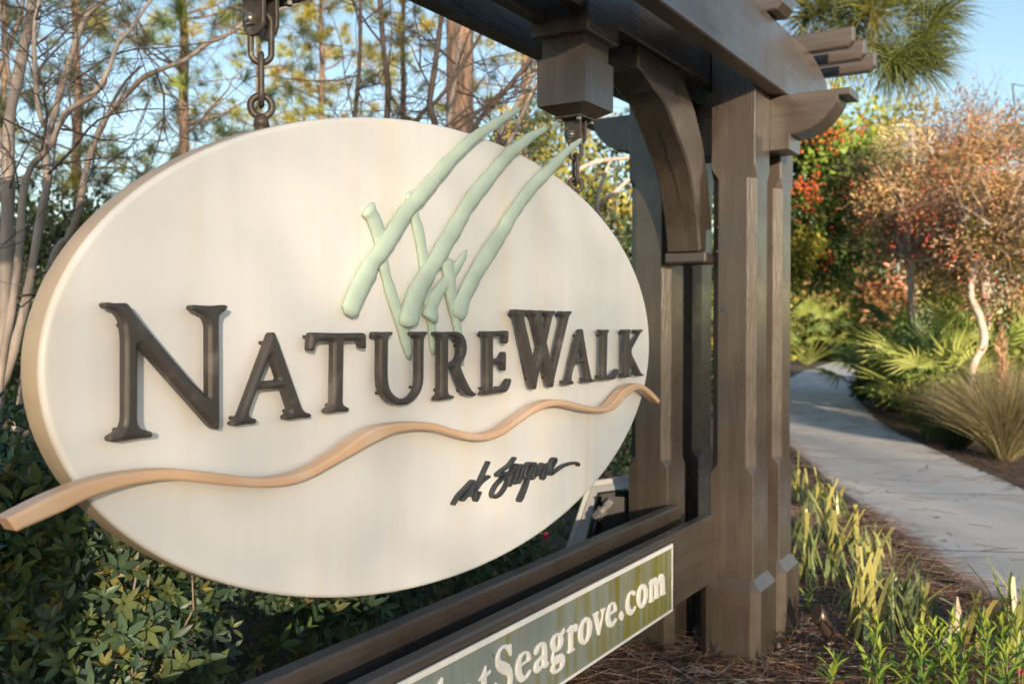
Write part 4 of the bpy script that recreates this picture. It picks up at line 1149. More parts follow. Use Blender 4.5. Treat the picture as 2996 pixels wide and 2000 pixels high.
pine(1345, 9.6, 13, .185, 'thick pine trunk with rough bark behind the reed emblem', 6.5, 12, 2.5, 70, 40, PG, L=.26)
pine(1535, 17, 11, .12, 'pine with orange upper trunk beside the hanging beam block', 4.4, 9, 1.9, 90, 50, PG_SUN + PG, L=.26)
pine(1180, 21, 11, .12, 'pine partly hidden by thin crape myrtle stems above the sign', 3.2, 9.5, 2.1, 130, 50, PG_SUN + PG, L=.26)
pine(1700, 23, 9.5, .11, 'pine standing far behind the pale crossing boughs', 3.0, 8.0, 2.0, 90, 45, PG_SUN + PG, L=.26)

# pine whose low bough reaches over the rafters
nb = atT(2190, 950, 9.0); nb[2] = 0
np_ = empty('pine_tree', Vector(nb), 'pine behind the grouped posts with long needled boughs over the rafter ends', 'tree', 'tall pine trees behind the sign')
P = np.array([nb + np.array([0, 0, z]) for z in np.linspace(-.05, 12, 9)]); V, F = tube(P, np.linspace(.15, .05, 9), 14)
mesh('trunk', V, F, M['bark_pine'], np_, smooth=True)
C = []; D = []; mb = MB()
boughs = [[(2190, -180, 9.0), (2350, -60, 8.2), (2480, 10, 7.6), (2560, 40, 7.3)], [(2480, 10, 7.6), (2640, -5, 7.3), (2740, -30, 7.1)], [(2350, -60, 8.2), (2500, 120, 7.6), (2590, 180, 7.3), (2680, 165, 7.1)], [(2590, 180, 7.3), (2660, 225, 7.2), (2720, 170, 7.1)], [(2330, 0, 8.3), (2420, 60, 8), (2450, 110, 7.8)], [(2400, -20, 8), (2500, 30, 7.7), (2540, 90, 7.6)]]
for bp in boughs:
    Q = smooth_path(np.array([atT(*q) for q in bp]), .1); mb.add(*tube(Q, np.linspace(.018, .007, len(Q)), 6, cap=False))
mb.build('branches', M['bark_pine'], np_, smooth=True)
for x, y, t, dx, dy in [(2740,60,7.0,.8,.55),(2760,30,7.0,.9,.2),(2720,100,7.0,.7,.8),(2690,20,7.1,.6,.3),(2640,150,7.1,.9,.25),(2700,165,7.1,1,.2),(2690,120,7.1,1,.6),(2640,190,7.1,.8,-.4),(2720,190,7.1,.9,-.1),(2600,200,7.2,.3,-.8),(2560,60,7.3,.3,-.6),(2520,20,7.4,.2,.4),(2600,10,7.3,.5,.5),(2440,100,7.7,.2,-.6),(2400,30,7.8,-.1,.6),(2360,60,8,-.3,-.2),(2460,40,7.6,.3,.6),(2380,130,7.8,-.2,-.6),(2660,-10,7.2,.5,.7),(2500,90,7.5,.2,-.7),(2350,10,8,-.2,.8),(2420,-10,7.8,.1,.8),(2580,150,7.2,.5,-.3),(2470,160,7.5,.1,-.8),(2540,0,7.4,.1,.9)]:
    C.append(atT(x, y, t)); D.append(RT * dx + ZU * dy + FH * rng.normal() * .3)
V, F, col = needle_tufts(np.array(C), np.array(D), 190, .36, .0055, [(.10, .12, .025), (.08, .105, .03), (.13, .13, .025)], .15)
mesh('crown', V, F, M['needle'], np_, col)['kind'] = 'stuff'

# ------------------------------------------------------------------ shrubs and trees beyond
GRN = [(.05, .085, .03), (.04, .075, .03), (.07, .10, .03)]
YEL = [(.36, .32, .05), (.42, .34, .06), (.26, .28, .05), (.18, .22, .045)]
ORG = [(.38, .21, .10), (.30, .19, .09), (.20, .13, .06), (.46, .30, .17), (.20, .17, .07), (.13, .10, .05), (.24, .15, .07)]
HG = 'leafy shrubs and small trees beyond the sign'
leafy('evergreen_shrub', (60, 780), 12, 0, (2.4, 1.6, 1.5), 6500, GRN, 'dark evergreen thicket beyond the pale crape myrtle trunks', 'shrub', HG, leaf=.09, zc=1.35)
leafy('evergreen_shrub', (-100, 950), 9, 0, (1.6, 1.3, 1.0), 4000, [(.09, .13, .03), (.06, .10, .03)], 'low green shrub at the foot of the crape myrtle', 'shrub', HG, leaf=.07, zc=.8)
leafy('evergreen_shrub', (420, 850), 15, 0, (2.6, 1.6, 1.6), 5000, GRN, 'evergreen thicket hidden behind the letter N end of the sign', 'shrub', HG, leaf=.09, zc=1.4)
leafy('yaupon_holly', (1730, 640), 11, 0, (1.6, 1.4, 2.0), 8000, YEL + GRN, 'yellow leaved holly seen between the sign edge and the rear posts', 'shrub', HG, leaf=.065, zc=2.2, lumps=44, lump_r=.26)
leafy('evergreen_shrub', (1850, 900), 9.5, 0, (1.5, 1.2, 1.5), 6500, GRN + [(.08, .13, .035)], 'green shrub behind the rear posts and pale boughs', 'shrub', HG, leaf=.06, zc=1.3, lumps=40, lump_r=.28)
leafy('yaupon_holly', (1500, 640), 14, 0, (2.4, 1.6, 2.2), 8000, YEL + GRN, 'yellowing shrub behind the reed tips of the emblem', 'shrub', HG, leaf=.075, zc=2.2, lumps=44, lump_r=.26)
leafy('evergreen_shrub', (1150, 800), 17, 0, (3.0, 1.6, 2.2), 6000, GRN + YEL[2:], 'thicket hidden behind the middle of the oval sign', 'shrub', HG, leaf=.09, zc=2.0)
# right side
def berries(root, c, rad, n, col, r=.022, lumps=40):
    P, out, k = clumped(n, c, rad, .75, lumps, .16)
    P = P[P[:, 2] > .2]
    o8 = np.array([(1, 0, 0), (0, 1, 0), (-1, 0, 0), (0, -1, 0), (0, 0, 1), (0, 0, -1)], float)
    f8 = np.array([(0, 1, 4), (1, 2, 4), (2, 3, 4), (3, 0, 4), (1, 0, 5), (2, 1, 5), (3, 2, 5), (0, 3, 5)])
    V, F = inst(o8, f8, np.tile(np.eye(3), (len(P), 1, 1)), P, r * (.7 + .6 * rng.random(len(P))))
    o = mesh('berries', V, F, M['leaf_far'], root, np.repeat(jitter_cols(len(P), col, .2, .05), 6, 0), smooth=True); o['kind'] = 'stuff'
r_, c_ = leafy('berry_holly', (2370, 570), 21, 0, (1.95, 1.9, 1.9), 12000, [(.13, .19, .04), (.17, .23, .045), (.28, .28, .05), (.08, .13, .035)], 'leafy holly full of orange red berries just past the grouped posts', 'shrub', HG, leaf=.07, lumps=46, lump_r=.30, blat=-1.6)
berries(r_, c_, (2.1, 2.1, 2.15), 1100, [(.52, .15, .04), (.48, .10, .04)], .034)
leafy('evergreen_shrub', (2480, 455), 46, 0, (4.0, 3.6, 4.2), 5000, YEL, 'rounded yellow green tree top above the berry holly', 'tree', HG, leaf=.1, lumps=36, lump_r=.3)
def fall_tree(px, t, rad, n, label, trunks, cols=ORG):
    c = atT(*px, t); root = empty('autumn_tree', Vector((c[0], c[1], 0)), label, 'tree', 'autumn coloured trees beside the path')
    n = int(n * 2.0); P, out, k = clumped(n, c, rad, .35, 60, .25)
    m = len(P); Mx = rot_from(out + rng.normal(size=(m, 3)) * .7)
    V, F = inst(CARD_V * np.array([.62, 1, 1]), CARD_F, Mx, P, .066 * (.5 + .8 * rng.random(m)))
    lc = jitter_cols(60, cols, .2, .1); C = np.clip(lc[k] * (1 + .25 * rng.normal(size=(m, 1))), .01, .9)
    mesh('crown', V, F, M['leaf_far'], root, np.repeat(C, 4, 0))['kind'] = 'stuff'
    st = []
    for L in trunks: st.append(branch_mesh(L, root, M['bark_smooth'], 'trunk', 8))
    ends = np.array([s[-1][:3] for s in st])
    mb = MB(); pth = []
    for i in range(80):
        tip = P[rng.integers(0, m)]; b = ends[np.argmin(np.linalg.norm(ends - tip, axis=1))]
        s = np.linspace(0, 1, 6)[:, None]; Q = b + (tip - b) * s + rng.normal(size=(6, 3)) * .09 * np.sin(s * math.pi) * np.linalg.norm(tip - b)
        mb.add(*tube(Q, np.linspace(.022, .006, 6), 5, cap=False)); pth.append(np.c_[Q, np.full(6, .01)])
    mb.build('branches', M['bark_smooth'], root, smooth=True)
    twigs(pth, root, 240, .6, .006, gen=1, m='twig')
    return root, c
r_, c_ = fall_tree((2790, 595), 14.5, (1.6, 1.7, 1.35), 17000, 'orange brown deciduous tree with red berry sprigs leaning over the path', [[(2720,1240,14.5,30),(2700,1030,14.5,26),(2680,950,14.5,24),(2665,870,14.5,20),(2670,760,14.5,17)]])
berries(r_, c_, (1.8, 1.8, 1.7), 600, [(.5, .06, .04), (.5, .10, .05)], .017, 60)
r_, c_ = fall_tree((2990, 650), 12.5, (1.4, 1.5, 1.3), 12000, 'rust coloured deciduous tree with a kinked pale trunk above the ornamental grass', [[(2820,1260,12.5,24),(2845,1080,12.5,22),(2878,1005,12.5,22),(2868,930,12.5,20),(2840,850,12.5,18),(2870,720,12.5,15)]], ORG + [(.2, .2, .05)])
berries(r_, c_, (1.6, 1.6, 1.5), 350, [(.5, .06, .04)], .016, 50)
# bare dark sprays at the top of those trees
r_, c_ = fall_tree((2860, 380), 16, (1.9, 1.6, .75), 350, 'dark leafless tree top spreading against the blue sky', [[(2890,1200,16,30),(2880,800,16,24),(2860,560,16,20),(2850,470,16,14)]], [(.12, .06, .05), (.4, .06, .05)])
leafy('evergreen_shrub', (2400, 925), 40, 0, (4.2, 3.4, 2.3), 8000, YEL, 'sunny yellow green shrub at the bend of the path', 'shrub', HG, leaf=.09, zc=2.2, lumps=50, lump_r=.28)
leafy('evergreen_shrub', (2690, 740), 34, 0, (3.6, 3.4, 3.6), 7000, GRN + ORG[2:4], 'dark mixed thicket behind the autumn trees', 'shrub', HG, leaf=.12, zc=3.6, lumps=50, lump_r=.28)
leafy('evergreen_shrub', (2950, 860), 17, 0, (2.6, 1.8, 2.0), 7000, GRN + ORG[1:3] + YEL[2:], 'tangled brown and green thicket behind the ornamental grass', 'shrub', HG, leaf=.09, zc=1.9, lumps=50, lump_r=.26)
leafy('evergreen_shrub', (2060, 880), 19, 0, (1.9, 1.6, 2.0), 5000, GRN + YEL[1:3], 'shrub screened by the grouped posts', 'shrub', HG, leaf=.1, zc=2.0)

# ------------------------------------------------------------------ palmettos
def frond_mesh(seed, n=20):
    r = np.random.default_rng(seed); V = []; F = []
    for i in range(n):
        a = math.radians(-115 + 230 * i / (n - 1)); L = 1 - .25 * abs(i - n / 2) / (n / 2) + .08 * r.normal()
        d = np.array([math.sin(a), math.cos(a), 0]); s = np.array([d[1], -d[0], 0])
        k = len(V); droop = .16 + .1 * r.random()
        V += [(0, 0, 0), tuple(d * .5 * L + s * .034 + np.array([0, 0, .03])), tuple(d * .5 * L + np.array([0, 0, .0])), tuple(d * .5 * L - s * .034 + np.array([0, 0, .03])), tuple(d * L + np.array([0, 0, -droop]))]
        F += [[k, k + 1, k + 2], [k, k + 2, k + 3], [k + 2, k + 1, k + 4], [k + 3, k + 2, k + 4]]
    return V, F
frond_me = []
for sd, c in zip(range(4), [(.15, .23, .06), (.24, .31, .075), (.34, .38, .10), (.10, .17, .065)]):
    V, F = frond_mesh(sd); me = bpy.data.meshes.new('frond'); me.from_pydata(V, [], F); me.update()
    a = me.color_attributes.new('col', 'FLOAT_COLOR', 'POINT'); cc = np.ones((len(V), 4), np.float32); cc[:, :3] = np.asarray(c) * (1 + .15 * rng.normal(size=(len(V) // 5, 1))).repeat(5, 0)
    a.data.foreach_set('color', np.clip(cc, 0, 1).ravel()); me.materials.append(M['leaf_far']); frond_me.append(me)
def palmetto(px, py, t, size, n, label, bright=.5):
    b = atT(px, py, t); b[2] = 0
    root = empty('palmetto', Vector(b), label, 'palm', 'palmetto clumps along the path')
    for i in range(n):
        a = 2 * math.pi * i / n + rng.random() * .6; el = math.radians(25 + 55 * rng.random())
        d = np.array([math.cos(a) * math.cos(el), math.sin(a) * math.cos(el), math.sin(el)]); L = size * (.55 + .5 * rng.random())
        tip = b + d * L
        V, F = tube(np.array([b, b + d * L * .5 + np.array([0, 0, .03]), tip]), [.012, .009, .007], 5, cap=False)
        st_ = mesh('petiole', V, F, M['stalk'], root, smooth=True)
        me = frond_me[(2 if random.random() < bright * .5 else 1) if random.random() < bright else random.choice((0, 3))]
        o = bpy.data.objects.new('frond', me); COL.objects.link(o)
        f = d * .8 + np.array([0, 0, -.1]) + rng.normal(size=3) * .15; f /= np.linalg.norm(f)
        x = np.cross(f, [0, 0, 1.]); x /= np.linalg.norm(x); z = np.cross(x, f)
        mw = Matrix(((x[0], f[0], z[0], tip[0]), (x[1], f[1], z[1], tip[1]), (x[2], f[2], z[2], tip[2]), (0, 0, 0, 1)))
        o.matrix_world = mw @ Matrix.Scale(min(size, 1.5) * (.36 + .2 * rng.random()), 4)
        attach(o, root)
palmetto(2650, 1180, 15.5, 1.2, 30, 'dark palmetto fanning out where the path disappears', .6)
palmetto(2775, 1170, 13.5, 1.35, 30, 'bright fan leaved palmetto beneath the leaning autumn tree', .75)
palmetto(2720, 1150, 17.5, 1.75, 26, 'palmetto behind the two fan leaved clumps', .5)
palmetto(2930, 1130, 14, 1.55, 24, 'sunlit palmetto behind the ornamental grass plumes', .9)
palmetto(2445, 1090, 38, 2.3, 24, 'palmetto across the path at the far bend', .6)
palmetto(2360, 1100, 34, 2.0, 22, 'palmetto beside the far path edge past the grouped posts', .7)
# ------------------------------------------------------------------ ornamental grass, low shrubs by the path
def grass_clump(px, py, h, n, cols, label, spread=.6, wd=.0032, plumes=0, droop=.6):
    b = atG(px, py); root = empty('ornamental_grass', Vector(b), label, 'grass', 'ornamental grass clumps by the path')
    a = rng.random(n) * 6.28; el = rng.random(n) ** .7 * spread
    d = np.c_[np.cos(a) * el, np.sin(a) * el, np.ones(n)] + rng.normal(size=(n, 3)) * .13; d /= np.linalg.norm(d, axis=1)[:, None]
    L = h * (.55 + .5 * rng.random(n)); base = b + np.c_[np.cos(a), np.sin(a), a * 0] * (.10 * rng.random(n))[:, None]
    s = np.cross(d, rng.normal(size=(n, 3))); s /= np.linalg.norm(s, axis=1)[:, None]
    out = np.c_[np.cos(a), np.sin(a), np.zeros(n)]
    V = []
    for f, w_ in ((0, 1), (.4, 1), (.75, .7), (1, .1)):
        p = base + d * (L * f)[:, None] + out * (droop * L * el * f * f)[:, None] - np.array([0, 0, 1]) * (droop * .6 * L * f ** 3 * el)[:, None]
        V += [p - s * wd * w_ * .5, p + s * wd * w_ * .5]
    V = np.stack(V, 1).reshape(-1, 3); k = np.arange(n)[:, None] * 8
    F = np.concatenate([k + np.array([[2 * i, 2 * i + 1, 2 * i + 3, 2 * i + 2]]) for i in range(3)])
    mesh('blades', V, F, M['leaf_far'], root, np.repeat(jitter_cols(n, cols, .2, .08), 8, 0))['kind'] = 'stuff'
    for i in range(plumes):
        aa = rng.random() * 6.28; q = b + np.array([math.cos(aa), math.sin(aa), 0]) * .25 * rng.random(); tip = q + np.array([math.cos(aa) * .25, math.sin(aa) * .25, h * (1 + .25 * rng.random())])
        m = 90; u = rng.random(m)[:, None]; c = q + (tip - q) * (.45 + .55 * u); dv = (tip - q) * .5 + rng.normal(size=(m, 3)) * .25
        Vp, Fp = inst(CARD_V * np.array([.35, 1, 1]), CARD_F, rot_from(dv), c, np.full(m, .10))
        mesh('plume', Vp, Fp, M['leaf_far'], root, np.repeat(jitter_cols(m, (.42, .27, .15), .15, .05), 4, 0))
GG = [(.16, .16, .07), (.13, .14, .06), (.26, .21, .12), (.34, .26, .17)]
grass_clump(2940, 1345, 1.15, 9000, GG, 'large tan tipped ornamental grass clump leaning over the mulch', plumes=4)
grass_clump(2800, 1310, .7, 900, [(.05, .08, .035), (.08, .10, .04)], 'low dark green grass clump at the mulch edge', .8)
grass_clump(2990, 1290, 1.1, 900, GG, 'feathery grass clump behind the large tan one', plumes=3)
grass_clump(2830, 1200, 1.15, 500, GG, 'ornamental grass with pinkish tan plumes below the palmettos', .4, plumes=7)
leafy('low_shrub', (2712, 1150), 12.0, 0, (.34, .34, .42), 1500, [(.12, .18, .03), (.16, .20, .035), (.2, .2, .04)], 'bright green low shrub in the mulch below the palmettos', 'shrub', None, leaf=.05, zc=.45, lumps=26)
leafy('low_shrub', (2605, 1110), 16, 0, (.5, .5, .45), 2000, [(.04, .07, .03), (.09, .12, .03)], 'dark low shrub at the inside of the path bend', 'shrub', None, leaf=.06, zc=.4, lumps=26)

# ------------------------------------------------------------------ flax lilies along the path
strap = []
for v in range(8):
    k = 6; V = []; C = []
    L = 1.0; wd = .05; bend = rng.uniform(.05, .42); cut = v in (2, 6)
    yel = v in (2, 4, 6)
    for i in range(k):
        f = i / (k - 1); w_ = wd * (.55 + .45 * math.sin(min(1, f * 1.6) * math.pi / 2)) * (1 if (cut or f < .6) else (.7 if f < .8 else .08))
        if v == 5: bend = .45
        for j, u in enumerate((-1, -.45, .45, 1)):
            V.append((w_ * u, bend * f * f, L * f * (1 - .25 * bend * f)))
            e = abs(u) == 1
            if yel: c = (.50, .44, .18) if e else (.36, .35, .10)
            else: c = (.44, .46, .24) if e else ((.12, .19, .06) if v % 3 else (.19, .25, .08))
            if v == 4 and f > .8: c = (.40, .26, .11)
            C.append(c)
    F = [[4 * i + j, 4 * i + j + 1, 4 * i + 5 + j, 4 * i + 4 + j] for i in range(k - 1) for j in range(3)]
    me = bpy.data.meshes.new('leaf'); me.from_pydata(V, [], F); me.update()
    a = me.color_attributes.new('col', 'FLOAT_COLOR', 'POINT'); cc = np.ones((len(V), 4), np.float32); cc[:, :3] = C
    a.data.foreach_set('color', cc.ravel()); me.materials.append(M['leaf']); me.polygons.foreach_set('use_smooth', np.ones(len(F), bool)); strap.append(me)
def flax(px, py, n, h, label, spread=.5):
    b = atG(px, py); root = empty('flax_lily', Vector(b), label, 'plant', 'variegated flax lilies bordering the path')
    for i in range(int(n * 1.45)):
        a = rng.random() * 6.28; el = rng.random() * spread; r = .12 * math.sqrt(rng.random())
        p = b + np.array([math.cos(a) * r, math.sin(a) * r, -.01])
        o = bpy.data.objects.new('leaf', strap[rng.integers(0, 8)]); COL.objects.link(o)
        hh = h * (.5 + .85 * rng.random() ** 1.6)
        rot = Matrix.Rotation(a, 4, 'Z') @ Matrix.Rotation(math.radians(90) , 4, 'Z') @ Matrix.Rotation(-el, 4, 'X')
        o.matrix_world = Matrix.Translation(p) @ rot @ Matrix.Rotation(rng.normal() * .5, 4, 'Z') @ Matrix.Diagonal((.19 * (.55 + .8 * rng.random()), hh, hh, 1))
        attach(o, root)
for i, (x, y, n, h) in enumerate([(2335, 1480, 24, .36), (2400, 1500, 26, .34), (2450, 1520, 22, .28), (2350, 1600, 24, .36), (2420, 1590, 26, .34), (2360, 1700, 26, .36), (2440, 1700, 26, .34), (2500, 1640, 22, .32), (2545, 1720, 22, .33), (2560, 1640, 16, .28), (2500, 1790, 16, .3), (2530, 1890, 28, .40), (2610, 1870, 28, .38), (2660, 1800, 20, .30), (2710, 1850, 20, .28), (2870, 1900, 24, .36), (2950, 1890, 26, .40), (2990, 1940, 22, .38)]):
    flax(x, y, n, h, ['yellow striped flax lily in the border between the posts and the path', 'yellow striped flax lily in the border between the posts and the path', 'yellow striped flax lily in the border between the posts and the path'][0] if i < 11 else 'yellow striped flax lily among the fresh green shoots in front of the path' if i > 14 else 'yellow striped flax lily growing just past the small spotlight')
# ------------------------------------------------------------------ fresh shoots in the foreground
sh_me = []
for v in range(3):
    me = bpy.data.meshes.new('leaf'); V = LEAF_V * np.array([.62, 1, 1.6]); me.from_pydata(V.tolist(), [], LEAF_F.tolist()); me.update()
    a = me.color_attributes.new('col', 'FLOAT_COLOR', 'POINT'); cc = np.ones((7, 4), np.float32); cc[:, :3] = [(.17, .27, .04), (.26, .34, .05), (.11, .21, .05)][v]
    a.data.foreach_set('color', cc.ravel()); me.materials.append(M['leaf']); me.polygons.foreach_set('use_smooth', np.ones(6, bool)); sh_me.append(me)
def shoot(px, py, h, label, n=15):
    b = atG(px, py); root = empty('green_shoot', Vector(b), label, 'plant', 'fresh green shoots in the pine straw')
    lean = rng.normal(size=2) * .12
    s = np.linspace(0, 1, 6)[:, None]; P = b + np.array([lean[0], lean[1], 1]) * h * s + rng.normal(size=(6, 3)) * .004
    V, F = tube(P, np.linspace(.0042, .002, 6), 6); mesh('stem', V, F, M['stalk'], root, smooth=True)
    for i in range(n):
        f = .12 + .88 * (i + .5) / n; p = np.array([np.interp(f, s[:, 0], P[:, k]) for k in range(3)])
        a = i * 2.4 + rng.random() * .5; el = math.radians(25 + 40 * f + 8 * rng.normal())
        d = np.array([math.cos(a) * math.cos(el), math.sin(a) * math.cos(el), math.sin(el)])
        x = np.cross(d, [0, 0, 1.]); x /= np.linalg.norm(x); z = np.cross(x, d)
        o = bpy.data.objects.new('leaf', sh_me[1 if f > .75 else rng.integers(0, 3)]); COL.objects.link(o)
        L = .12 * (1.1 - .6 * f) * (.8 + .4 * rng.random())
        o.matrix_world = Matrix(((x[0], d[0], z[0], p[0]), (x[1], d[1], z[1], p[1]), (x[2], d[2], z[2], p[2]), (0, 0, 0, 1))) @ Matrix.Scale(L, 4)
        attach(o, root)
for i, (x, y, h) in enumerate([(2530, 2030, .27), (2610, 2010, .24), (2640, 2060, .26), (2690, 1990, .22), (2730, 2030, .25), (2775, 2060, .28), (2790, 1990, .24), (2830, 2020, .25), (2870, 2060, .30), (2905, 1990, .26), (2940, 2030, .28), (2985, 2010, .27), (2700, 2080, .25), (2580, 2080, .22), (2830, 2090, .24), (2960, 2080, .25)]):
    shoot(x, y, h, 'fresh lance leaved green shoot in front of the striped flax lilies')
shoot(2425, 2025, .13, 'single small yellow green sprout in the pine straw before the spotlight', 12)
shoot(2365, 1800, .14, 'slender weed sprig at the base of the far post', 9)
# weeds in front of the post base, whose shadows fall on it
_sd = np.array([math.cos(SUN_AZ), math.sin(SUN_AZ), 0])
for k, (d_, y_, h) in enumerate([(1.35, 1.22, .27), (1.5, 1.33, .31), (1.25, 1.43, .24), (1.6, 1.15, .30), (1.45, 1.60, .26), (1.3, 1.72, .24)]):
    q = np.array([3.86, y_, 0]) - _sd * d_; tq = (q - CAM) @ FW
    shoot(IW / 2 + FPX * ((q - CAM) @ RT) / tq, IH / 2 - FPX * ((q - CAM) @ UP) / tq, h, 'leafy weed in the pine straw whose shadow falls on the post bases', 17)
bl = atG(2992, 1990); fl = empty('pink_blossom', Vector(bl), 'small magenta pink blossom on a stalk among the green shoots', 'flower')
top = atT(2992, 1968, (atG(2992, 2040) - CAM) @ FW)
V, F = tube(np.array([[top[0], top[1], 0], [top[0], top[1], top[2] * .5], top]), [.003, .003, .002], 5); mesh('stalk', V, F, M['stalk'], fl)
mb = MB()
for k in range(6):
    a = k * 1.05; V, F = inst(LEAF_V * np.array([2.2, 1, 1]), LEAF_F, rot_from(np.array([[math.cos(a), math.sin(a), .35]])), top[None], np.array([.020])); mb.add(V, F)
mb.build('petals', M['petal'], fl)

# ------------------------------------------------------------------ pine straw, mulch
def straw(n, poly_fn, name, label, cols, L=(.12, .26), zmax=.03, wd=.0022):
    P = poly_fn(n); n = len(P)
    a = rng.random(n) * 6.28; Ln = rng.uniform(*L, n); tilt = rng.normal(size=n) * .12
    d = np.c_[np.cos(a), np.sin(a), tilt]; s = np.c_[-np.sin(a), np.cos(a), np.zeros(n)]
    z0 = rng.random(n) ** 1.5 * zmax + .006
    tq = P[:, 0] * FH[0] + P[:, 1] * FH[1]; lq = P[:, 0] * RT[0] + P[:, 1] * RT[1]
    onp = np.abs(lq - path_c(tq)) < PW + .10; z0 = np.where(onp, .056 + rng.random(n) * .006, z0); tilt = tilt * np.where(onp, .05, 1); d[:, 2] = tilt
    c = np.c_[P[:, 0], P[:, 1], z0]; bow = (rng.normal(size=n) * .12)[:, None]
    V = []
    for f, w_ in ((-.5, .6), (0, 1), (.5, .3)):
        p = c + d * (Ln * f)[:, None] + s * bow * (Ln * (f * f - .1) * 2)[:, None]
        p[:, 2] = np.maximum(p[:, 2], .004)
        V += [p - s * wd * w_ * .5 + np.array([0, 0, .001]), p + s * wd * w_ * .5]
    V = np.stack(V, 1).reshape(-1, 3); k = np.arange(n)[:, None] * 6
    F = np.concatenate([k + np.array([[0, 1, 3, 2]]), k + np.array([[2, 3, 5, 4]])])
    o = mesh(name, V, F, M['straw'], None, np.repeat(jitter_cols(n, cols, .3, .1), 6, 0)); o['kind'] = 'stuff'; o['label'] = label; o['category'] = 'mulch'
def near_bed(n):
    x = rng.uniform(1.6, 7.5, n); y = rng.uniform(-.9, 2.0, n)
    P = np.c_[x, y]; t = x * FH[0] + y * FH[1]; lat = x * RT[0] + y * RT[1]
    ok = lat < path_c(t) - PW - .02 + rng.exponential(.05, n)
    for a, b in PX:
        for c, d in PY: ok &= ~((x > a - .05) & (x < b + .05) & (y > c - .04) & (y < d + .04))
    return P[ok]
STR = [(.22, .10, .05), (.28, .15, .08), (.16, .08, .05), (.34, .26, .20), (.40, .34, .29), (.12, .07, .05)]
straw(34000, near_bed, 'pine_straw', 'loose rusty and grey pine straw covering the bed around the post bases', STR, zmax=.045)
def far_bed(n):
    t = rng.uniform(5, 26, n); lat = path_c(t) + PW + rng.exponential(1.0, n) - rng.exponential(.045, n)
    q = np.array([tl(a, b) for a, b in zip(t, lat)]); return q[:, :2]
straw(16000, far_bed, 'bark_mulch', 'dark bark and pine straw mulch along the far edge of the path', [(.07, .045, .035), (.05, .035, .03), (.12, .07, .045), (.10, .08, .07)], L=(.05, .18), zmax=.05, wd=.008)
def left_bed(n):
    t = rng.uniform(5.5, 22, n); lat = path_c(t) - PW - rng.exponential(.5, n) + rng.exponential(.05, n)
    q = np.array([tl(a, b) for a, b in zip(t, lat)]); return q[:, :2]
straw(7000, left_bed, 'pine_straw', 'pine straw under the flax lily border beside the path', STR, L=(.08, .2), zmax=.04, wd=.004)
# needles fallen on the slabs
def on_path(n):
    t = rng.uniform(4, 16, n); q = np.array([tl(a, path_c(a) + rng.uniform(-PW + .05, PW - .05)) for a in t]); return q[:, :2]
P = on_path(90); mb = MB()
for p in P:
    a = rng.normal() * .5 + YAW - 1.57; L = rng.uniform(.05, .16); d = np.array([math.cos(a), math.sin(a), 0]); c = np.array([p[0], p[1], .0555])
    mb.add(*tube(np.array([c - d * L, c + np.array([-d[1], d[0], 0]) * .01, c + d * L]), [.0018, .002, .001], 4))
o = mb.build('fallen_needles', M['twig'], None); o['kind'] = 'stuff'; o['label'] = 'scattered brown pine needles lying on the concrete path'; o['category'] = 'needles'
P = on_path(70); q3 = np.c_[P, np.full(len(P), .058)]
V, F = inst(LEAF_V * np.array([1.3, 1, .5]), LEAF_F, rot_from(np.c_[rng.normal(size=(len(P), 2)), np.zeros(len(P))], np.tile([0, 0, 1.], (len(P), 1))), q3, .025 + .03 * rng.random(len(P)))
o = mesh('fallen_leaves', V, F, M['leaf_far'], None, np.repeat(jitter_cols(len(P), [(.16, .09, .05), (.10, .07, .05), (.25, .17, .09)], .2), 7, 0)); o['kind'] = 'stuff'; o['label'] = 'small brown leaves scattered over the concrete path'; o['category'] = 'leaves'
# wood chips at the foot of the front post, dead leaves
def chip(px, py, s, label, cat, m, shape, name):
    b = atG(px, py); V, F = shape(s); V = V + b
    o = mesh(name, V, F, m); o['label'] = label; o['category'] = cat
    return o
def wedge(s):
    n = 7; a = np.arange(n) * 2 * math.pi / n; r = s * (.6 + .5 * rng.random(n))
    lo = np.c_[np.cos(a) * r, np.sin(a) * r, np.zeros(n)]; hi = np.c_[np.cos(a) * r * .5, np.sin(a) * r * .35, s * (.5 + .5 * rng.random(n))]
    return np.concatenate([lo, hi]), [list(range(n))[::-1], list(range(n, 2 * n))] + [[i, (i + 1) % n, n + (i + 1) % n, n + i] for i in range(n)]
for x, y, s in [(2216, 1940, .022), (2240, 1925, .020), (2275, 1890, .020), (2335, 1850, .016), (2200, 1950, .018), (2322, 1868, .014)]:
    o = chip(x, y, s, 'pale splintered wood chip at the foot of the post bases', 'wood chip', M['chip'], wedge, 'wood_chip'); o['group'] = 'splintered wood chips by the posts'
def dead_leaf(P, thick, name, label, m):
    """a curled leaf sheet through a small grid of world points"""
    P = np.asarray(P, float); r, c = P.shape[:2]
    V = P.reshape(-1, 3); nrm = -FH * thick
    V2 = np.concatenate([V, V + nrm]); n = r * c; F = []
    for i in range(r - 1):
        for j in range(c - 1):
            q = [i * c + j, i * c + j + 1, (i + 1) * c + j + 1, (i + 1) * c + j]; F.append(q); F.append([k + n for k in q][::-1])
    o = mesh(name, V2, F, m, smooth=True); o['label'] = label; o['category'] = 'leaf'
    return o
t0 = (atG(2790, 1890) - CAM) @ FW
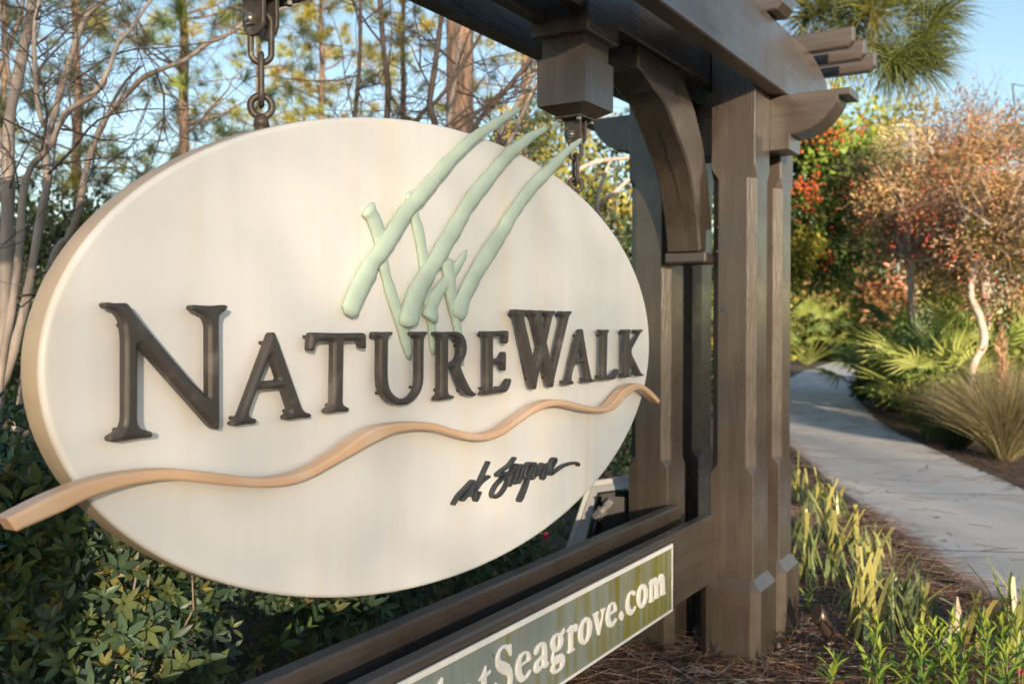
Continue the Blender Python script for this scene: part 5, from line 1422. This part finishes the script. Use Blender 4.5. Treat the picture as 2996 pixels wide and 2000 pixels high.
dead_leaf([[atT(2795, 1742, t0 + .02), atT(2799, 1742, t0), atT(2803, 1745, t0 + .02)], [atT(2783, 1785, t0 + .05), atT(2795, 1790, t0 - .01), atT(2812, 1785, t0 + .04)], [atT(2772, 1820, t0 + .06), atT(2795, 1825, t0 - .02), atT(2822, 1815, t0 + .05)], [atT(2760, 1850, t0 + .05), atT(2795, 1853, t0 - .02), atT(2828, 1828, t0 + .03)]], .002, 'dead_leaf', 'pale curled dead leaf standing upright among the flax lilies', M['dry'])
t0 = (atG(2750, 1905) - CAM) @ FW
dead_leaf([[atT(2728, 1880, t0 + .03), atT(2745, 1866, t0 + .03), atT(2762, 1858, t0 + .03), atT(2775, 1864, t0 + .03)], [atT(2724, 1893, t0), atT(2742, 1882, t0 - .02), atT(2765, 1876, t0 - .02), atT(2783, 1880, t0)], [atT(2727, 1902, t0 + .01), atT(2748, 1897, t0 - .01), atT(2765, 1894, t0 - .01), atT(2780, 1886, t0 + .01)]], .002, 'dead_leaf', 'grey curled dead leaf lying below the pale upright one', M['dry2'])

# ------------------------------------------------------------------ small spotlight
b = atG(2425, 1925); sp = empty('landscape_spotlight', Vector(b), 'small bronze bullet spotlight staked in the pine straw by the posts', 'lamp')
ts_ = (b - CAM) @ FW
k0 = atT(2424, 1880, ts_); V, F = tube(np.array([[b[0], b[1], -.02], [b[0], b[1], .03], k0]), [.013, .012, .010], 12); mesh('stake', V, F, M['bronze'], sp, smooth=True)
p0 = atT(2432, 1855, ts_); p1 = atT(2381, 1778, ts_ - .03)
ax = (p1 - p0); Lb = np.linalg.norm(ax); ax /= Lb
prof = [(-.012, .004), (-.008, .018), (.004, .027), (.03, .0305), (.085, .0305), (.087, .0325), (.09, .0325), (Lb, .0325)]
Pb = np.array([p0 + ax * q for q, _ in prof]); V, F = tube(Pb, [r for _, r in prof], 20, cap=True)
# slant the visor: push the rim back on its lower side
last = V[-20:]; c = last.mean(0); dn_ = -ZU + ax * (ax @ ZU); dn_ /= np.linalg.norm(dn_)
V[-20:] = last - ax * (((last - c) @ dn_ / .0325 + 1) * .022)[:, None]
mesh('lamp_body', V, F, M['bronze'], sp, smooth=False).data.polygons.foreach_set('use_smooth', [True] * (len(F) - 2) + [False] * 2)
V, F = cyl(k0 + RT * .016, k0 - RT * .016, .013, n=14); mesh('knuckle', V, F, M['bronze'], sp, smooth=False)

# ------------------------------------------------------------------ floodlight behind the rails
tf = 4.45
fb = atT(1790, 1500, tf); fb[2] = 0
fd = empty('floodlight', Vector(fb), 'grey metal floodlight with square frame tilted behind the lower rails', 'lamp')
def ring(name, outer, inner, d0, d1, m):
    """frame between two quads (px corners) with depth"""
    o0 = [atT(x, y, tf + d0 + s) for x, y, s in outer]; i0 = [atT(x, y, tf + d0 + s) for x, y, s in inner]
    o1 = [p + FH * d1 for p in o0]; i1 = [p + FH * d1 for p in i0]
    V = np.array(o0 + i0 + o1 + i1); F = []
    for k in range(4):
        j = (k + 1) % 4
        F += [[k, j, 4 + j, 4 + k], [8 + k, 12 + k, 12 + j, 8 + j], [k, 8 + k, 8 + j, j], [4 + k, 4 + j, 12 + j, 12 + k]]
    return fixn(mesh(name, V, F, m, fd))
outer = [(1722, 1408, .10), (1930, 1380, .10), (1880, 1610, -.06), (1648, 1630, -.06)]
mid = [(1748, 1440, .05), (1915, 1415, .05), (1870, 1600, -.10), (1702, 1620, -.10)]
ring('housing', outer, [(1738, 1425, .1), (1918, 1400, .1), (1868, 1600, -.06), (1672, 1618, -.06)], 0, .03, M['grey_enamel'])
ring('bezel', [(1733, 1422, .085), (1921, 1398, .085), (1872, 1603, -.075), (1667, 1621, -.075)], mid, 0, .03, M['grey_enamel'])
q = [(1752, 1446), (1912, 1420), (1866, 1598), (1706, 1616)]
V = np.array([atT(x, y, tf + .06) for x, y in q] + [atT(x, y, tf + .15) for x, y in q]); F = [[0, 1, 2, 3], [7, 6, 5, 4]] + [[i, (i + 1) % 4, 4 + (i + 1) % 4, 4 + i] for i in range(4)]
fixn(mesh('back_panel', V, F, M['black'], fd))
q = [(1760, 1450), (1900, 1456), (1860, 1590), (1760, 1590)]
V = np.array([atT(x, y, tf - .10) for x, y in q] + [atT(x, y, tf + .05) for x, y in q]); fixn(mesh('ballast_box', V, F, M['black'], fd))
a, b_ = atT(1742, 1516, tf - .13), atT(1790, 1462, tf - .15)
mb = MB(); ax = (b_ - a)
mb.add(*cyl(a, a + ax * .38, .023, n=4)); mb.add(*cyl(a + ax * .38, a + ax * .47, .027, n=16)); mb.add(*cyl(a + ax * .46, a + ax * .72, .016, n=14)); mb.add(*cyl(a + ax * .70, a + ax * .98, .021, .018, n=8))
fixn(mb.build('knuckle_arm', M['aluminium'], fd))
V, F = tube(np.array([a + np.array([0, 0, .005]), a - ax * .2 + ZU * -.06, np.array([a[0], a[1], -.02])]), [.014, .013, .013], 10); mesh('stake_pipe', V, F, M['black'], fd, smooth=True)

# ------------------------------------------------------------------ unseen leaf screen added behind the viewer, thinning the low sun on the sign
def sun_screen():
    rw = np.random.default_rng(11)
    SD = np.array([-math.cos(SUN_AZ), -math.sin(SUN_AZ), 0]); SS = np.array([-SD[1], SD[0], 0])
    cell = .054                                    # one leaf per cell of the screen's face, jittered
    la, zz = np.meshgrid(np.arange(-24, 6.2, cell), np.arange(.1, 16, cell))
    lat = (la + rw.random(la.shape) * cell).ravel(); z = (zz + rw.random(zz.shape) * cell).ravel(); n = len(lat)
    top = 12.0 + .5 * np.sin(lat * .5) + .4 * np.sin(lat * 1.3 + 1) + 2.0 * np.clip((1.5 - lat) / .5, 0, 1) + 1.5 * np.clip((-1.1 - lat) / .9, 0, 1)
    thick = 1.0 - .70 * np.clip((lat - 1.15) / .6, 0, 1) - .42 * np.clip((-.6 - lat) / .3, 0, 1) * (z < 11)  # leaf density set by zone, for how much sun each part receives
    thick = thick * (1 + .16 * np.sin(lat * 1.1 + z * .7) + .12 * np.sin(z * 1.6 - lat * .6)) * np.clip((6.0 - lat) / .7, 0, 1)
    keep = (z < top + .4 * rw.normal(size=n)) & (rw.random(n) < thick)
    P = (SD * rw.uniform(46, 54, n)[:, None] + SS * lat[:, None] + ZU * z[:, None])[keep]
    d = rw.normal(size=P.shape); d /= np.linalg.norm(d, axis=1)[:, None]; x = np.cross(d, rw.normal(size=P.shape)); x /= np.linalg.norm(x, axis=1)[:, None]
    V, F = inst(CARD_V * np.array([1.2, 1, 1]), CARD_F, np.stack([x, d, np.cross(x, d)], 2), P, .164 * (.6 + .8 * rw.random(len(P))))
    o = mesh('sun_screen_foliage', V, F, M['leaf_far'], None, np.repeat(jitter_cols(len(P), GRN, .2, .1), 4, 0)); o['kind'] = 'stuff'
    o['label'] = 'unseen mass of tree leaves added to shade the sign from the low sun'; o['category'] = 'trees'
sun_screen()
